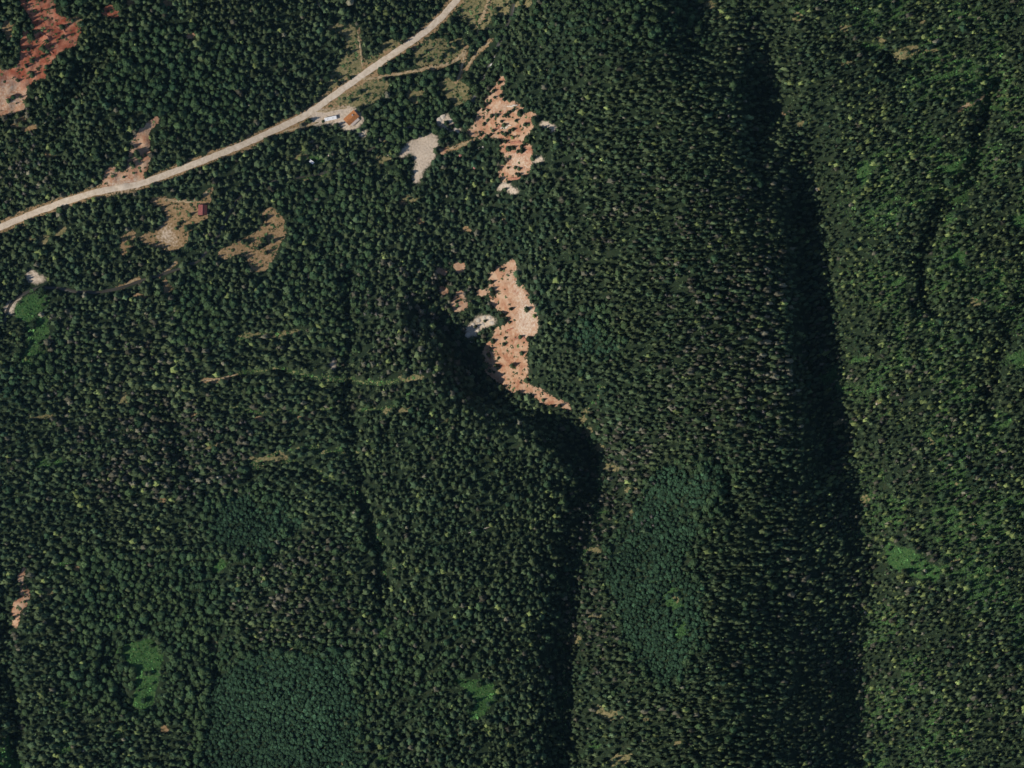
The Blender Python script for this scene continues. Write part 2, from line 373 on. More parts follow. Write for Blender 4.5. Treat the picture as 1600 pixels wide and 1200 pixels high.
SPOTS = [  # small scraps of open ground between the trees
 ('red',690,424,9,4),('red',722,422,5,9),('red',693,455,5,6),('red',715,415,4,5),('red',752,458,7,4),('tan',655,345,6,5),('tan',730,358,6,5),('tan',632,318,7,3),('tan',790,345,3,6),
 ('pale',786,292,9,4),('pale',803,300,7,4),('pale',843,250,7,4),('pale',850,192,9,4),('pale',862,200,4,6),('red',762,152,5,4),('red',298,57,7,5),('tan',262,5,10,5),('tan',205,5,8,5),('red',40,62,6,14),('tan',15,45,8,12),
 ('tan',40,195,14,8),('tan',78,243,8,5),('tan',120,33,8,4),('tan',262,450,7,9),('red',247,423,2.6,8),('tan',222,464,10,3),('tan',250,315,8,5),('straw',470,245,16,9),('straw',600,250,10,5),('straw',640,310,14,4),
 ('pale',565,209,6,5),('pale',483,222,4,3),('straw',600,222,4,8),('straw',650,150,12,8),('green',45,478,16,14),('green',490,250,14,9),('straw',60,375,14,6),('straw',95,360,8,10),
 ('straw',820,5,12,6),('tan',1276,295,8,4),('tan',1480,550,7,4),('tan',1370,630,4,3),('straw',1330,100,9,4),('straw',1410,85,14,4),('straw',1450,80,10,4),('tan',1440,34,5,3),('straw',1246,28,9,6),('straw',1110,5,10,6),('tan',1345,118,3,3),
 ('straw',1120,22,5,7),('straw',1145,48,5,5),('straw',1170,62,4,5),('straw',1190,98,6,4),('straw',1206,118,6,3),('tan',1225,178,4,3),('straw',1250,192,5,3),('straw',960,1118,14,7),('straw',935,1110,8,7),('green',930,1165,9,6),('straw',970,1185,12,8),
 ('straw',955,730,14,4),('tan',985,765,10,5),('tan',990,800,8,5),('tan',920,675,6,6),('straw',940,700,6,5),('tan',912,650,6,8),('green',945,800,6,4),('straw',930,860,8,4),('tan',930,965,10,3),('straw',905,1000,10,4),
 ('tan',300,650,8,4),('tan',405,655,6,4),('tan',475,652,10,4),('straw',345,697,14,3),('straw',420,715,26,3),('green',412,700,10,6),('straw',620,640,20,3),('straw',575,625,10,3),('straw',690,655,18,3),('straw',640,590,14,4),
 ('straw',190,622,10,6),('straw',70,648,16,4),('straw',410,523,24,3),('straw',445,520,14,3),('tan',120,890,4,8),('tan',250,780,5,5),('straw',75,925,10,7),('tan',1515,993,4,3),('tan',1352,958,3,4),('tan',1337,1047,4,3),('tan',1345,1046,3,2),
 ('straw',1350,780,6,5),('straw',1325,700,5,4),('straw',1310,660,8,5),('straw',1455,690,6,4),('straw',1515,728,7,4),('tan',1497,757,6,3),('straw',1520,820,6,3),('straw',1490,875,10,5),('green',1545,840,6,4),('green',1595,845,5,6),('green',1565,655,16,7),('green',1490,10,8,4),
 ('green',1248,20,12,10),('green',1365,75,16,6),('straw',1420,80,12,5),('green',1480,90,12,6),('straw',1375,63,8,4),('green',1585,130,5,4),('green',1555,170,9,5),('green',1580,205,9,5),('straw',1525,472,8,5),('straw',1320,45,12,6),('green',1340,560,12,6),('green',1300,590,14,10),('green',1320,610,10,5),('green',1490,600,8,6),('green',1500,310,14,5),('green',1585,560,10,8),
 ('green',590,985,12,8),('green',600,1185,9,5),('green',715,978,4,4),('straw',525,1195,9,5),('green',185,965,10,6),('green',230,987,10,4),('straw',335,1010,5,9),('green',95,1100,9,5),('green',220,1118,12,6),('green',180,1150,5,5),('green',100,1170,10,9),('green',75,720,22,9),('green',60,510,16,12),('green',50,560,14,10),('green',95,880,8,6),('tan',255,1140,5,4),
 ('straw',450,1020,10,3),('straw',460,985,10,4),('green',1055,935,14,14),('green',1060,985,14,14),('straw',1056,935,4,5),('straw',1060,1165,5,6),('straw',1010,1120,6,5),
]
soil = {c: np.zeros(PX.shape, np.float32) for c in ('red', 'pale', 'tan', 'straw', 'green')}
TREES = np.ones(PX.shape, np.float32)          # share of trees standing
ragged = vnoise(9, 5, 3)
patchy = vnoise(14, 6, 3, .6)
for phrase, ch, poly, s, keep in BARE:
    rough_ = {'pale': (.25, .2), 'straw': (.5, .5), 'green': (.5, .4), 'tan': (.5, .5), 'red': (.8, .8)}[ch]
    if phrase == 'central red scarp': rough_ = (.45, .45)
    m = raster(poly, rough_[0])
    m = (blur(m, 1, 2) + (patchy - .5) * rough_[1] > .42).astype(np.float32) * (blur(m, 2, 1) > .02)
    soil[ch] = np.maximum(soil[ch], blur(m, 1, 1) * s)
    halo = blur(m, 4, 2); soil['straw'] = np.maximum(soil['straw'], halo * (.55 if ch != 'green' else .15)); soil['green'] = np.maximum(soil['green'], halo * .45 * patchy)
    TREES = np.minimum(TREES, 1 - .35 * np.clip(halo * 2, 0, 1))
    TREES = np.minimum(TREES, np.where(blur(m, 1, 1) > .25, keep, 1))
ragged = vnoise(9, 5, 3)
for ch, x, y, rx, ry in SPOTS:
    if (x > 1240 or 900 < x < 1000) and ch == 'tan': ch = 'straw'
    else: rx *= 1.25; ry *= 1.25
    sl = (slice(max(0, int((y - 3 * ry - Y0) / CELL)), int((y + 3 * ry - Y0) / CELL) + 2), slice(max(0, int((x - 3 * rx - X0) / CELL)), int((x + 3 * rx - X0) / CELL) + 2))
    dd = np.hypot((PX[sl] - x + WX[sl] * .5) / rx, (PY[sl] - y + WY[sl] * .5) / ry) + (ragged[sl] - 0.5) * 1.6
    m = dd < 1
    soil[ch][sl] = np.maximum(soil[ch][sl], m * (0.95 if ch != 'green' else .6))
    TREES[sl] = np.minimum(TREES[sl], np.where(m, .06 if ch not in ('green', 'straw') else .3, 1))
# paler right flank of the central scarp and of the upper scarp, redder bands, washed fan beside the road
for poly, s in (([(806,404),(815,440),(835,480),(843,505),(839,522),(822,532),(800,520),(808,490),(812,470),(800,450),(800,425)], .62),
                ([(795,232),(826,232),(834,258),(830,272),(800,270),(792,255)], .45), ([(-10,125),(20,118),(40,150),(36,176),(-10,176)], .4),
                ([(175,278),(222,276),(224,296),(160,302)], .6), ([(252,352),(270,345),(275,385),(250,384)], .6), ([(745,165),(800,158),(800,175),(760,185)], .4)):
    soil['pale'] = np.maximum(soil['pale'], blur(raster(poly), 3, 2) * s)
for pl, hw, _ in TRACKS:
    soil['tan'] = np.maximum(soil['tan'], (seg_dist(PX + WX * .4, PY + WY * .4, pl)[0] < hw + 1.5 + (ragged - .5) * 5) * .75)
    TREES = np.minimum(TREES, np.where(seg_dist(PX, PY, pl)[0] < hw + 3.5, 0.03, 1))
TREES = np.where(ROAD_D < 9.0, 0, TREES)
soil['tan'] = np.maximum(soil['tan'], ((ROAD_D < 11 + (ragged - .5) * 12)) * .6)
TREES = np.where(STREAM_D < np.where((PX > 20) & (PX < 215), 5.5, 1.0), 0, TREES)
# narrow benches: a line of grass with forest right below it
for pl, hw in (([(372,583),(440,579),(520,592),(600,600),(660,588)], 4), ([(360,632),(410,645),(470,640),(520,640)], 3), ([(395,722),(420,710),(470,702),(560,706)], 4), ([(400,728),(450,722),(500,735),(560,770),(590,830),(620,900)], 3),
               ([(370,530),(410,522),(470,518)], 4), ([(560,640),(610,634),(640,612)], 3), ([(640,1145),(700,1150),(780,1140)], 3), ([(940,600),(905,660),(938,720),(932,830),(893,900),(884,1000),(880,1200)], 3),
               ([(575,800),(590,860),(600,900)], 3), ([(430,290),(480,278),(520,272)], 3), ([(400,1045),(460,1015),(520,1030)], 2)):
    m = strip(pl, hw + .4, .8)
    soil['straw'] = np.maximum(soil['straw'], m * .42); soil['green'] = np.maximum(soil['green'], m * .6)
    TREES = np.minimum(TREES, np.where(m > 0, .06, 1))

DEEP = np.maximum(blur(raster([(20,-20),(200,-20),(190,60),(90,110),(60,140),(-40,120),(20,90)]), 4, 2), blur(raster([(780,225),(835,225),(835,245),(785,240)]), 2, 2) * .5)
soil['green'] = np.maximum(soil['green'], np.clip((PX - 1255) / 120, 0, 1) * np.clip((vnoise(60, 41, 4) - .42) * 3, 0, .55))
def zone(polys, soft=14):
    z = np.zeros(PX.shape, np.float32)
    for p, s in polys: z = np.maximum(z, raster(p, 2.0) * s)
    return blur(z, soft, 2)
ASPEN = zone([([(320,780),(445,770),(465,830),(400,880),(335,870)], 1), ([(340,1030),(545,1010),(575,1110),(530,1230),(280,1230),(320,1110)], 1),
              ([(1030,730),(1130,715),(1145,765),(1085,830),(1095,1000),(1045,1090),(995,1030),(955,920),(955,850),(1005,800)], 1), ([(890,500),(960,490),(970,540),(900,545)], .8),
              ([(270,450),(345,440),(350,530),(280,540)], .8), ([(190,40),(380,50),(390,200),(250,210),(150,150)], .62), ([(100,860),(340,860),(370,1010),(330,1120),(90,1120),(120,1000)], .75),
              ([(560,620),(570,940),(640,960),(770,1050),(700,1150),(560,1130),(500,980)], .35), ([(0,540),(110,480),(130,620),(0,640)], .5), ([(590,130),(740,130),(740,190),(600,250),(570,200)], .7),
              ([(600,20),(800,20),(800,120),(600,130)], .6), ([(420,280),(640,260),(650,330),(440,330)], .55), ([(440,300),(600,320),(560,560),(430,520)], .4), ([(800,-10),(1090,-10),(1110,80),(830,60)], .45)], 9)
GROVE = zone([([(330,775),(450,765),(468,828),(400,862),(345,858)], 1), ([(345,1035),(545,1015),(570,1110),(530,1310),(270,1310),(320,1110)], 1), ([(1030,730),(1130,715),(1145,765),(1085,830),(1095,1000),(1045,1090),(995,1030),(955,920),(955,850),(1005,800)], 1), ([(890,500),(960,490),(970,540),(900,545)], .8)], 8)
GROVE = GROVE + (vnoise(60, 51, 5, .6) - .5) * 1.9 * np.clip(GROVE * 4, 0, 1)
DEAD = zone([([(120,640),(390,640),(390,780),(130,780)], 1), ([(370,850),(560,850),(560,1010),(370,1000)], .7), ([(560,420),(740,430),(750,620),(570,620)], .8), ([(1040,400),(1240,380),(1240,700),(1060,720)], .8),
             ([(900,640),(1030,640),(1020,850),(900,900)], .9), ([(890,900),(960,900),(960,1060),(890,1060)], .9), ([(0,150),(80,180),(80,320),(0,330)], .6), ([(60,480),(300,480),(280,620),(60,620)], .5), ([(1250,500),(1600,600),(1600,1200),(1350,1200)], .3), ([(850,250),(1250,250),(1200,400),(850,400)], .35)], 14)
TONE = vnoise(120, 21, 4); TONE3 = vnoise(70, 23, 4); TONE2 = vnoise(40, 22, 3)

# ------------------------------------------------------------------ the ground sheet
def ground_material():
    m, nt, b = new_mat('forest_ground')
    L = nt.links.new
    geo = nt.nodes.new('ShaderNodeNewGeometry')
    def noise(scale, detail=6, rough=0.6):
        n = nt.nodes.new('ShaderNodeTexNoise'); n.inputs['Scale'].default_value = scale
        n.inputs['Detail'].default_value = detail; n.inputs['Roughness'].default_value = rough
        L(geo.outputs['Position'], n.inputs['Vector']); return n.outputs['Fac']
    def ramp(fac, stops):
        r = nt.nodes.new('ShaderNodeValToRGB'); e = r.color_ramp.elements
        while len(e) < len(stops): e.new(0.5)
        for el, (p, c) in zip(e, stops): el.position = p; el.color = (*c, 1)
        L(fac, r.inputs['Fac']); return r.outputs['Color']
    def math_(op, a, c, clamp=False):
        n = nt.nodes.new('ShaderNodeMath'); n.operation = op; n.use_clamp = clamp
        for i, v in enumerate((a, c)):
            if isinstance(v, (int, float)): n.inputs[i].default_value = v
            else: L(v, n.inputs[i])
        return n.outputs[0]
    def mix(fac, a, c):
        n = nt.nodes.new('ShaderNodeMix'); n.data_type = 'RGBA'
        L(fac, n.inputs['Factor']); L(a, n.inputs['A']); L(c, n.inputs['B']); return n.outputs['Result']
    fine, mid, broad = noise(0.55), noise(0.14), noise(0.03)
    col = ramp(mid, [(0.3, (0.013, 0.023, 0.012)), (0.55, (0.021, 0.035, 0.016)), (0.75, (0.042, 0.048, 0.026))])
    at = nt.nodes.new('ShaderNodeAttribute'); at.attribute_name = 'soil'
    at2 = nt.nodes.new('ShaderNodeAttribute'); at2.attribute_name = 'soil_b'
    s1 = nt.nodes.new('ShaderNodeSeparateColor'); L(at.outputs['Color'], s1.inputs[0])
    s2 = nt.nodes.new('ShaderNodeSeparateColor'); L(at2.outputs['Color'], s2.inputs[0])
    jitter = math_('MULTIPLY', math_('SUBTRACT', fine, 0.5), 1.5)
    def cover(chan, c, lo=0.34, hi=0.62):
        nonlocal col
        f = math_('ADD', chan, jitter)
        mr = nt.nodes.new('ShaderNodeMapRange'); mr.interpolation_type = 'SMOOTHSTEP'
        mr.inputs['From Min'].default_value = lo; mr.inputs['From Max'].default_value = hi
        L(f, mr.inputs['Value'])
        gate = math_('MULTIPLY', mr.outputs[0], math_('MULTIPLY', chan, 6.0, True))
        col = mix(gate, col, c)
    cover(s2.outputs[0], ramp(fine, [(0.3, (0.018, 0.05, 0.016)), (0.48, (0.036, 0.092, 0.025)), (0.68, (0.085, 0.13, 0.045))]))
    cover(s1.outputs[2], ramp(fine, [(0.3, (0.09, 0.10, 0.04)), (0.5, (0.19, 0.165, 0.075)), (0.72, (0.29, 0.23, 0.12))]))
    cover(s2.outputs[1], ramp(fine, [(0.28, (0.12, 0.10, 0.045)), (0.48, (0.27, 0.175, 0.085)), (0.72, (0.38, 0.26, 0.15))]))
    cover(s1.outputs[0], mix(s2.outputs[2], ramp(math_('ADD', math_('MULTIPLY', fine, 0.3), math_('MULTIPLY', mid, 0.7)), [(0.36, (0.32, 0.14, 0.078)), (0.47, (0.42, 0.235, 0.138)), (0.6, (0.51, 0.345, 0.225))]), ramp(mid, [(0.38, (0.27, 0.075, 0.042)), (0.52, (0.40, 0.15, 0.085)), (0.66, (0.46, 0.23, 0.14))])))
    cover(s1.outputs[1], ramp(fine, [(0.25, (0.42, 0.33, 0.24)), (0.5, (0.54, 0.435, 0.325)), (0.75, (0.63, 0.535, 0.415))]), 0.1, 1.0)
    L(col, b.inputs['Base Color'])
    b.inputs['Roughness'].default_value = 0.95; b.inputs['Specular IOR Level'].default_value = 0.1
    bump = nt.nodes.new('ShaderNodeBump'); bump.inputs['Strength'].default_value = 0.7; bump.inputs['Distance'].default_value = 0.8
    L(fine, bump.inputs['Height']); L(bump.outputs[0], b.inputs['Normal'])
    return m

STEP = 4                                       # photograph pixels per ground cell
gx = np.concatenate([[X0 - 900], np.arange(X0, X1 + 1, STEP, dtype=float), [X1 + 900]]); gy = np.concatenate([[Y0 - 900], np.arange(Y0, Y1 + 1, STEP, dtype=float), [Y1 + 900]])
gpx, gpy = np.meshgrid(gx, gy)
gz = ground(gpx, gpy)
V = np.stack([(gpx - 800) * MPP, (600 - gpy) * MPP, gz], -1).reshape(-1, 3)
nx_, ny_ = len(gx), len(gy)
idx = np.arange(nx_ * ny_).reshape(ny_, nx_)
F = np.stack([idx[1:, :-1], idx[1:, 1:], idx[:-1, 1:], idx[:-1, :-1]], -1).reshape(-1, 4)
me = mesh_np('ground', V, F, ground_material(), True)
sb = {k: sample(blur(v, 1, 1), gpx, gpy).ravel() for k, v in soil.items()}
one = np.ones(nx_ * ny_)
for nm, cols in (('soil', (sb['red'], sb['pale'], sb['straw'], one)), ('soil_b', (sb['green'], sb['tan'], sample(DEEP, gpx, gpy).ravel(), one))):
    a = me.attributes.new(nm, 'FLOAT_COLOR', 'POINT')
    a.data.foreach_set('color', np.stack(cols, -1).astype(np.float32).ravel())
g_obj = tag(obj('ground', me), kind='structure')

def ribbon(name, pts, half, lift, mat, rough=0.25, seed=0, cross=4, step=3.0, kind='structure'):
    r = np.random.default_rng(seed)
    p = np.array(pts, float); acc = np.concatenate([[0], np.cumsum(np.hypot(*np.diff(p, axis=0).T))])
    n = max(4, int(acc[-1] / step)); t = np.linspace(0, acc[-1], n)
    # smooth the corners
    x = np.interp(t, acc, p[:, 0]); y = np.interp(t, acc, p[:, 1])
    kk = max(1, min(int(12 / step) | 1, n // 3 | 1)); ker = np.ones(kk) / kk
    x = np.convolve(np.pad(x, kk // 2, 'edge'), ker, 'valid')[:n]; y = np.convolve(np.pad(y, kk // 2, 'edge'), ker, 'valid')[:n]
    dx, dy = np.gradient(x), np.gradient(y); L = np.hypot(dx, dy) + 1e-9; nxn, nyn = -dy / L, dx / L
    taper = 1.0 if name != 'path' else np.clip(np.minimum(np.arange(n), np.arange(n)[::-1]) / 4.0 + .15, 0, 1)
    hw = [taper * half * (1 + rough * np.convolve(np.pad(r.uniform(-1, 1, n), 1, 'edge'), [.3, .4, .3], 'valid')) for _ in (0, 1)]
    V = []; F = []
    for i in range(n):
        for c in range(cross + 1):
            u = c / cross * 2 - 1
            o = u * (hw[0][i] if u < 0 else hw[1][i])
            qx, qy = x[i] + nxn[i] * o, y[i] + nyn[i] * o
            wx, wy = W(qx, qy)
            V.append((wx, wy, float(ground(qx, qy)) + lift - (0.25 if c in (0, cross) else 0)))
    for i in range(n - 1):
        for c in range(cross):
            a = i * (cross + 1) + c
            F.append((a, a + 1, a + cross + 2, a + cross + 1))
    V = np.array(V); F = np.array(F)
    # face up
    a, b_, c_ = V[F[0][0]], V[F[0][1]], V[F[0][2]]
    if np.cross(b_ - a, c_ - a)[2] < 0: F = F[:, ::-1]
    return tag(obj(name, mesh_np(name, V, F, mat, True)), kind=kind)

def soil_mat(name, stops, scale=0.5):
    m, nt, b = new_mat(name); L = nt.links.new
    geo = nt.nodes.new('ShaderNodeNewGeometry')
    n = nt.nodes.new('ShaderNodeTexNoise'); n.inputs['Scale'].default_value = scale; n.inputs['Detail'].default_value = 8; n.inputs['Roughness'].default_value = .65
    r = nt.nodes.new('ShaderNodeValToRGB'); e = r.color_ramp.elements
    while len(e) < len(stops): e.new(.5)
    for el, (p, c) in zip(e, stops): el.position = p; el.color = (*c, 1)
    L(geo.outputs['Position'], n.inputs['Vector']); L(n.outputs['Fac'], r.inputs['Fac']); L(r.outputs['Color'], b.inputs['Base Color'])
    b.inputs['Roughness'].default_value = .95; b.inputs['Specular IOR Level'].default_value = .1
    bp = nt.nodes.new('ShaderNodeBump'); bp.inputs['Strength'].default_value = .4; bp.inputs['Distance'].default_value = .3
    L(n.outputs['Fac'], bp.inputs['Height']); L(bp.outputs[0], b.inputs['Normal'])
    return m
M_ROAD = soil_mat('road_gravel', [(.3, (.44, .35, .25)), (.5, (.57, .47, .355)), (.7, (.68, .58, .46))], .35)
M_TRACK = soil_mat('track_dirt', [(.36, (.14, .12, .06)), (.48, (.34, .25, .14)), (.65, (.46, .36, .23))], .45)
ribbon('dirt_road', ROAD, 4.9, 0.30, M_ROAD, .2, 3, cross=6)
for i, (pl, hw, nm) in enumerate(TRACKS):
    ribbon(nm, pl, hw * .8, 0.28, M_TRACK, .6, 40 + i, cross=3, step=2.0)

mw, nt, b = new_mat('stream_water')
b.inputs['Base Color'].default_value = (0.045, 0.04, 0.028, 1); b.inputs['Roughness'].default_value = .35
b.inputs['Specular IOR Level'].default_value = .5
n = nt.nodes.new('ShaderNodeTexNoise'); n.inputs['Scale'].default_value = 1.2; n.inputs['Detail'].default_value = 6
bp = nt.nodes.new('ShaderNodeBump'); bp.inputs['Strength'].default_value = .5; bp.inputs['Distance'].default_value = .15
geo = nt.nodes.new('ShaderNodeNewGeometry'); nt.links.new(geo.outputs['Position'], n.inputs['Vector'])
nt.links.new(n.outputs['Fac'], bp.inputs['Height']); nt.links.new(bp.outputs[0], b.inputs['Normal'])
ribbon('stream', STREAM, 2.3, 0.45, mw, .3, 77, cross=4)

# ------------------------------------------------------------------ tree templates (unit radius, unit height)
def conifer_template(r, tiers=4, tips=5):
    V = []; F = []
    for t in range(tiers):
        u = t / (tiers - 1); z0 = 0.20 + 0.55 * u; z1 = z0 + 0.25 - .02 * t
        rad = 1.0 - 0.72 * u
        b = len(V); V.append((r.uniform(-.05, .05), r.uniform(-.05, .05), z1))
        a0 = r.uniform(0, 6.28)
        for i in range(tips * 2):
            a = a0 + math.pi * i / tips + r.uniform(-.2, .2)
            rr = rad * (r.uniform(.85, 1.2) if i % 2 == 0 else r.uniform(.62, .84))
            V.append((rr * math.cos(a), rr * math.sin(a), z0 + (0 if i % 2 == 0 else .07) + r.uniform(-.03, .03)))
        k = tips * 2
        F += [(b, b + 1 + i, b + 1 + (i + 1) % k) for i in range(k)]
    return np.array(V), np.array(F)

def broadleaf_template(r, leaves=18):
    """a lumpy dome with loose leaf clumps standing out of it"""
    V = [(0, 0, .93)]; F = []
    rings = ((.55, .84), (.92, .55), (.72, .3)); k = 7
    for ri, (rad, z) in enumerate(rings):
        for i in range(k):
            a = 2 * math.pi * (i + .5 * (ri % 2)) / k + r.uniform(-.2, .2); q = rad * r.uniform(.78, 1.12)
            V.append((q * math.cos(a), q * math.sin(a), z + r.uniform(-.07, .07)))
    F += [(0, 1 + i, 1 + (i + 1) % k) for i in range(k)]
    for ri in range(len(rings) - 1):
        for i in range(k):
            a, b2 = 1 + ri * k + i, 1 + ri * k + (i + 1) % k
            F += [(a, a + k, b2), (b2, a + k, b2 + k)]
    for _ in range(leaves):
        th = r.uniform(0, 6.28); u = r.uniform(.1, 1)
        n = np.array([math.cos(th) * math.sqrt(1 - u * u), math.sin(th) * math.sqrt(1 - u * u), u])
        c = np.array([n[0] * .92, n[1] * .92, .42 + n[2] * .5]) * 1.0
        nn = n + r.normal(0, .55, 3); nn /= np.linalg.norm(nn)
        t = np.cross(nn, r.normal(0, 1, 3)); t /= np.linalg.norm(t); s = np.cross(nn, t); q = r.uniform(.16, .30)
        b = len(V)
        for ca in (0, 2.1, 4.2):
            V.append(tuple(c + (t * math.cos(ca) + s * math.sin(ca)) * q * np.array([1, 1, .6])))
        F.append((b, b + 1, b + 2))
    return np.array(V), np.array(F)

tr = np.random.default_rng(99)
CON_T = [conifer_template(tr) for _ in range(10)]
LEAF_T = [broadleaf_template(tr) for _ in range(10)]

def build_mass(name, templates, x, y, z, rad, hgt, tint, mat, label, seed, stretch=None):
    """the trees nobody could count one by one, as one mesh"""
    r = np.random.default_rng(seed); n = len(x)
    which = r.integers(0, len(templates), n); ang = r.uniform(0, 6.283, n); Vs = []; Fs = []; Ts = []; base = 0
    for k, (tv, tf) in enumerate(templates):
        s = np.where(which == k)[0]
        if not len(s): continue
        c, sn = np.cos(ang[s])[:, None], np.sin(ang[s])[:, None]
        lean = r.normal(0, .05, (len(s), 2))
        vx = (tv[:, 0] * c - tv[:, 1] * sn) * rad[s][:, None] + x[s][:, None] + tv[:, 2] * hgt[s][:, None] * lean[:, :1]
        vy = (tv[:, 0] * sn + tv[:, 1] * c) * rad[s][:, None] + y[s][:, None] + tv[:, 2] * hgt[s][:, None] * lean[:, 1:]
        vz = tv[:, 2] * hgt[s][:, None] + z[s][:, None]
        if stretch is not None:
            sa, sc = stretch[0][s][:, None], stretch[1][s][:, None]
            ex, ey = vx - x[s][:, None], vy - y[s][:, None]
            al = ex * np.cos(sa) + ey * np.sin(sa); ac = -ex * np.sin(sa) + ey * np.cos(sa)
            al = al * sc; ac = ac * (1.0 / np.sqrt(sc))
            vx = x[s][:, None] + al * np.cos(sa) - ac * np.sin(sa); vy = y[s][:, None] + al * np.sin(sa) + ac * np.cos(sa)
        vv = np.stack([vx, vy, vz], -1); vv += r.normal(0, .20, vv.shape)
        Vs.append(vv.reshape(-1, 3)); m = len(tv)
        Fs.append((tf[None] + (np.arange(len(s)) * m)[:, None, None] + base).reshape(-1, 3)); base += m * len(s)
        Ts.append(np.repeat(tint[s], m, 0))
    me = mesh_np(name, np.concatenate(Vs), np.concatenate(Fs), mat)
    a = me.attributes.new('tint', 'FLOAT_COLOR', 'POINT')
    T = np.concatenate(Ts); T = np.concatenate([T, np.ones((len(T), 1))], 1)
    a.data.foreach_set('color', T.astype(np.float32).ravel())
    return tag(obj(name, me), label=label, kind='stuff')

# ------------------------------------------------------------------ where the trees stand
def scatter(spacing, seed):
    r = np.random.default_rng(seed)
    xs = np.arange(X0 + 6, X1 - 6, spacing); ys = np.arange(Y0 + 6, Y1 - 6, spacing * .9)
    gx_, gy_ = np.meshgrid(xs, ys); gx_ = gx_ + (np.arange(len(ys)) % 2)[:, None] * spacing * .5
    gx_ = gx_ + r.uniform(-.62, .62, gx_.shape) * spacing; gy_ = gy_ + r.uniform(-.62, .62, gx_.shape) * spacing
    return gx_.ravel(), gy_.ravel()

def lerp3(a, b, t): return np.array(a)[None] * (1 - t[:, None]) + np.array(b)[None] * t[:, None]

tx, ty = scatter(7.4, 5)
asp = sample(ASPEN, tx, ty)
px_leaf = RNG.random(len(tx)) < np.clip(asp * 1.6 - .12, 0.05, .97)
keep = RNG.random(len(tx)) < sample(TREES, tx, ty) * np.where(px_leaf, 1.0, np.clip(.2 + 1.5 * sample(vnoise(26, 31, 3), tx, ty), .45, 1))
cx, cy = tx[keep & ~px_leaf], ty[keep & ~px_leaf]
lx, ly = tx[keep & px_leaf], ty[keep & px_leaf]
# groves are denser
ax, ay = scatter(5.2, 6)
k2 = (sample(GROVE, ax, ay) > .5 + (RNG.random(len(ax)) - .5) * .5) & (RNG.random(len(ax)) < sample(TREES, ax, ay))
gone = (sample(GROVE, lx, ly) > .5); lx, ly = lx[~gone], ly[~gone]
gone = (sample(GROVE, cx, cy) > .5 + (RNG.random(len(cx)) - .5) * .7) & (RNG.random(len(cx)) < .95); cx, cy = cx[~gone], cy[~gone]
lx = np.concatenate([lx, ax[k2]]); ly = np.concatenate([ly, ay[k2]])

def conifer_look(px, py, r):
    n = len(px); tone = sample(TONE, px, py) * .5 + sample(TONE2, px, py) * .3 + r.random(n) * .4 - .1
    right = np.clip((px - 1240) / 120, 0, 1)
    col = lerp3((.022, .049, .026), (.072, .092, .038), np.clip(tone * 1.3 - .15, 0, 1))
    dd = (r.random(n) < np.clip(sample(DEAD, px, py) * .34, .025, 1))
    brown = np.array([.104, .099, .066])[None] * r.uniform(.6, 1.4, n)[:, None]
    col = np.where(dd[:, None], brown, col)
    yel = r.random(n) < .03 + .13 * right
    col = np.where(yel[:, None] & ~dd[:, None], np.array([[.15, .19, .062]]), col)
    col *= (r.lognormal(0, .3, n) * (.72 + .56 * sample(TONE3, px, py)) * (1 - .05 * right))[:, None]
    ridge = np.clip((px - 820) / 120, 0, 1)
    rad = r.lognormal(math.log(2.35), .26, n).clip(1.1, 3.7) * (.8 + .4 * sample(TONE3, px, py)) * (1 - .16 * ridge) * (1 - .06 * right)
    hgt = (rad * r.uniform(2.6, 4.2, n) + 1.5) * (1 + .28 * ridge)
    return col, rad, hgt

def leaf_look(px, py, r):
    n = len(px); t = np.clip(sample(TONE2, px, py) * .8 + r.random(n) * .5 - .15, 0, 1)
    col = lerp3((.021, .052, .025), (.060, .092, .034), t) * r.lognormal(0, .18, n)[:, None]
    gv = sample(GROVE, px, py) > .5
    rad = np.where(gv, r.uniform(1.2, 2.8, n), r.lognormal(math.log(2.4), .28, n).clip(1.2, 4.2))
    hgt = np.where(gv, 2.4 + 3.4 * sample(TONE2, px, py) + r.uniform(-.6, .9, n), rad * r.uniform(2.3, 3.0, n))
    col = np.where(gv[:, None], np.array([[.027, .058, .028]]) * (.6 + .8 * sample(TONE, px, py))[:, None] * r.lognormal(0, .28, n)[:, None], col)
    return col, rad, hgt

# ------------------------------------------------------------------ single trees: those that stand free on, or at the edge of, open ground
def poly_edge_dist(px, py, poly):
    d = seg_dist(px.astype(np.float32), py.astype(np.float32), list(poly) + [poly[0]])[0]
    return np.where(inpoly(px, py, poly), -d, d)

SIDES = ('east', 'north', 'west', 'south')
def locale(px, py):
    """nearest landmark of open ground for each tree: (index, distance, side)"""
    best = np.full(len(px), 1e9); who = np.zeros(len(px), int)
    for i, b_ in enumerate(BARE):
        d = poly_edge_dist(px, py, b_[2]); k = d < best
        best = np.where(k, d, best); who = np.where(k, i, who)
    return who, best

def in_frame(px, py, m=3): return (px > m) & (px < 1600 - m) & (py > m) & (py < 1200 - m)

ORD = ['first', 'second', 'third', 'fourth', 'fifth', 'sixth', 'seventh', 'eighth', 'ninth', 'tenth', 'eleventh', 'twelfth', 'thirteenth', 'fourteenth', 'fifteenth', 'sixteenth', 'seventeenth', 'eighteenth', 'nineteenth', 'twentieth']
ORD += ['twenty-' + o for o in ORD[:9]] + ['thirtieth'] + ['thirty-' + o for o in ORD[:9]] + ['fortieth'] + ['forty-' + o for o in ORD[:9]] + ['fiftieth'] + ['fifty-' + o for o in ORD[:9]] + ['sixtieth'] + ['sixty-' + o for o in ORD[:9]] + ['seventieth'] + ['seventy-' + o for o in ORD[:9]]

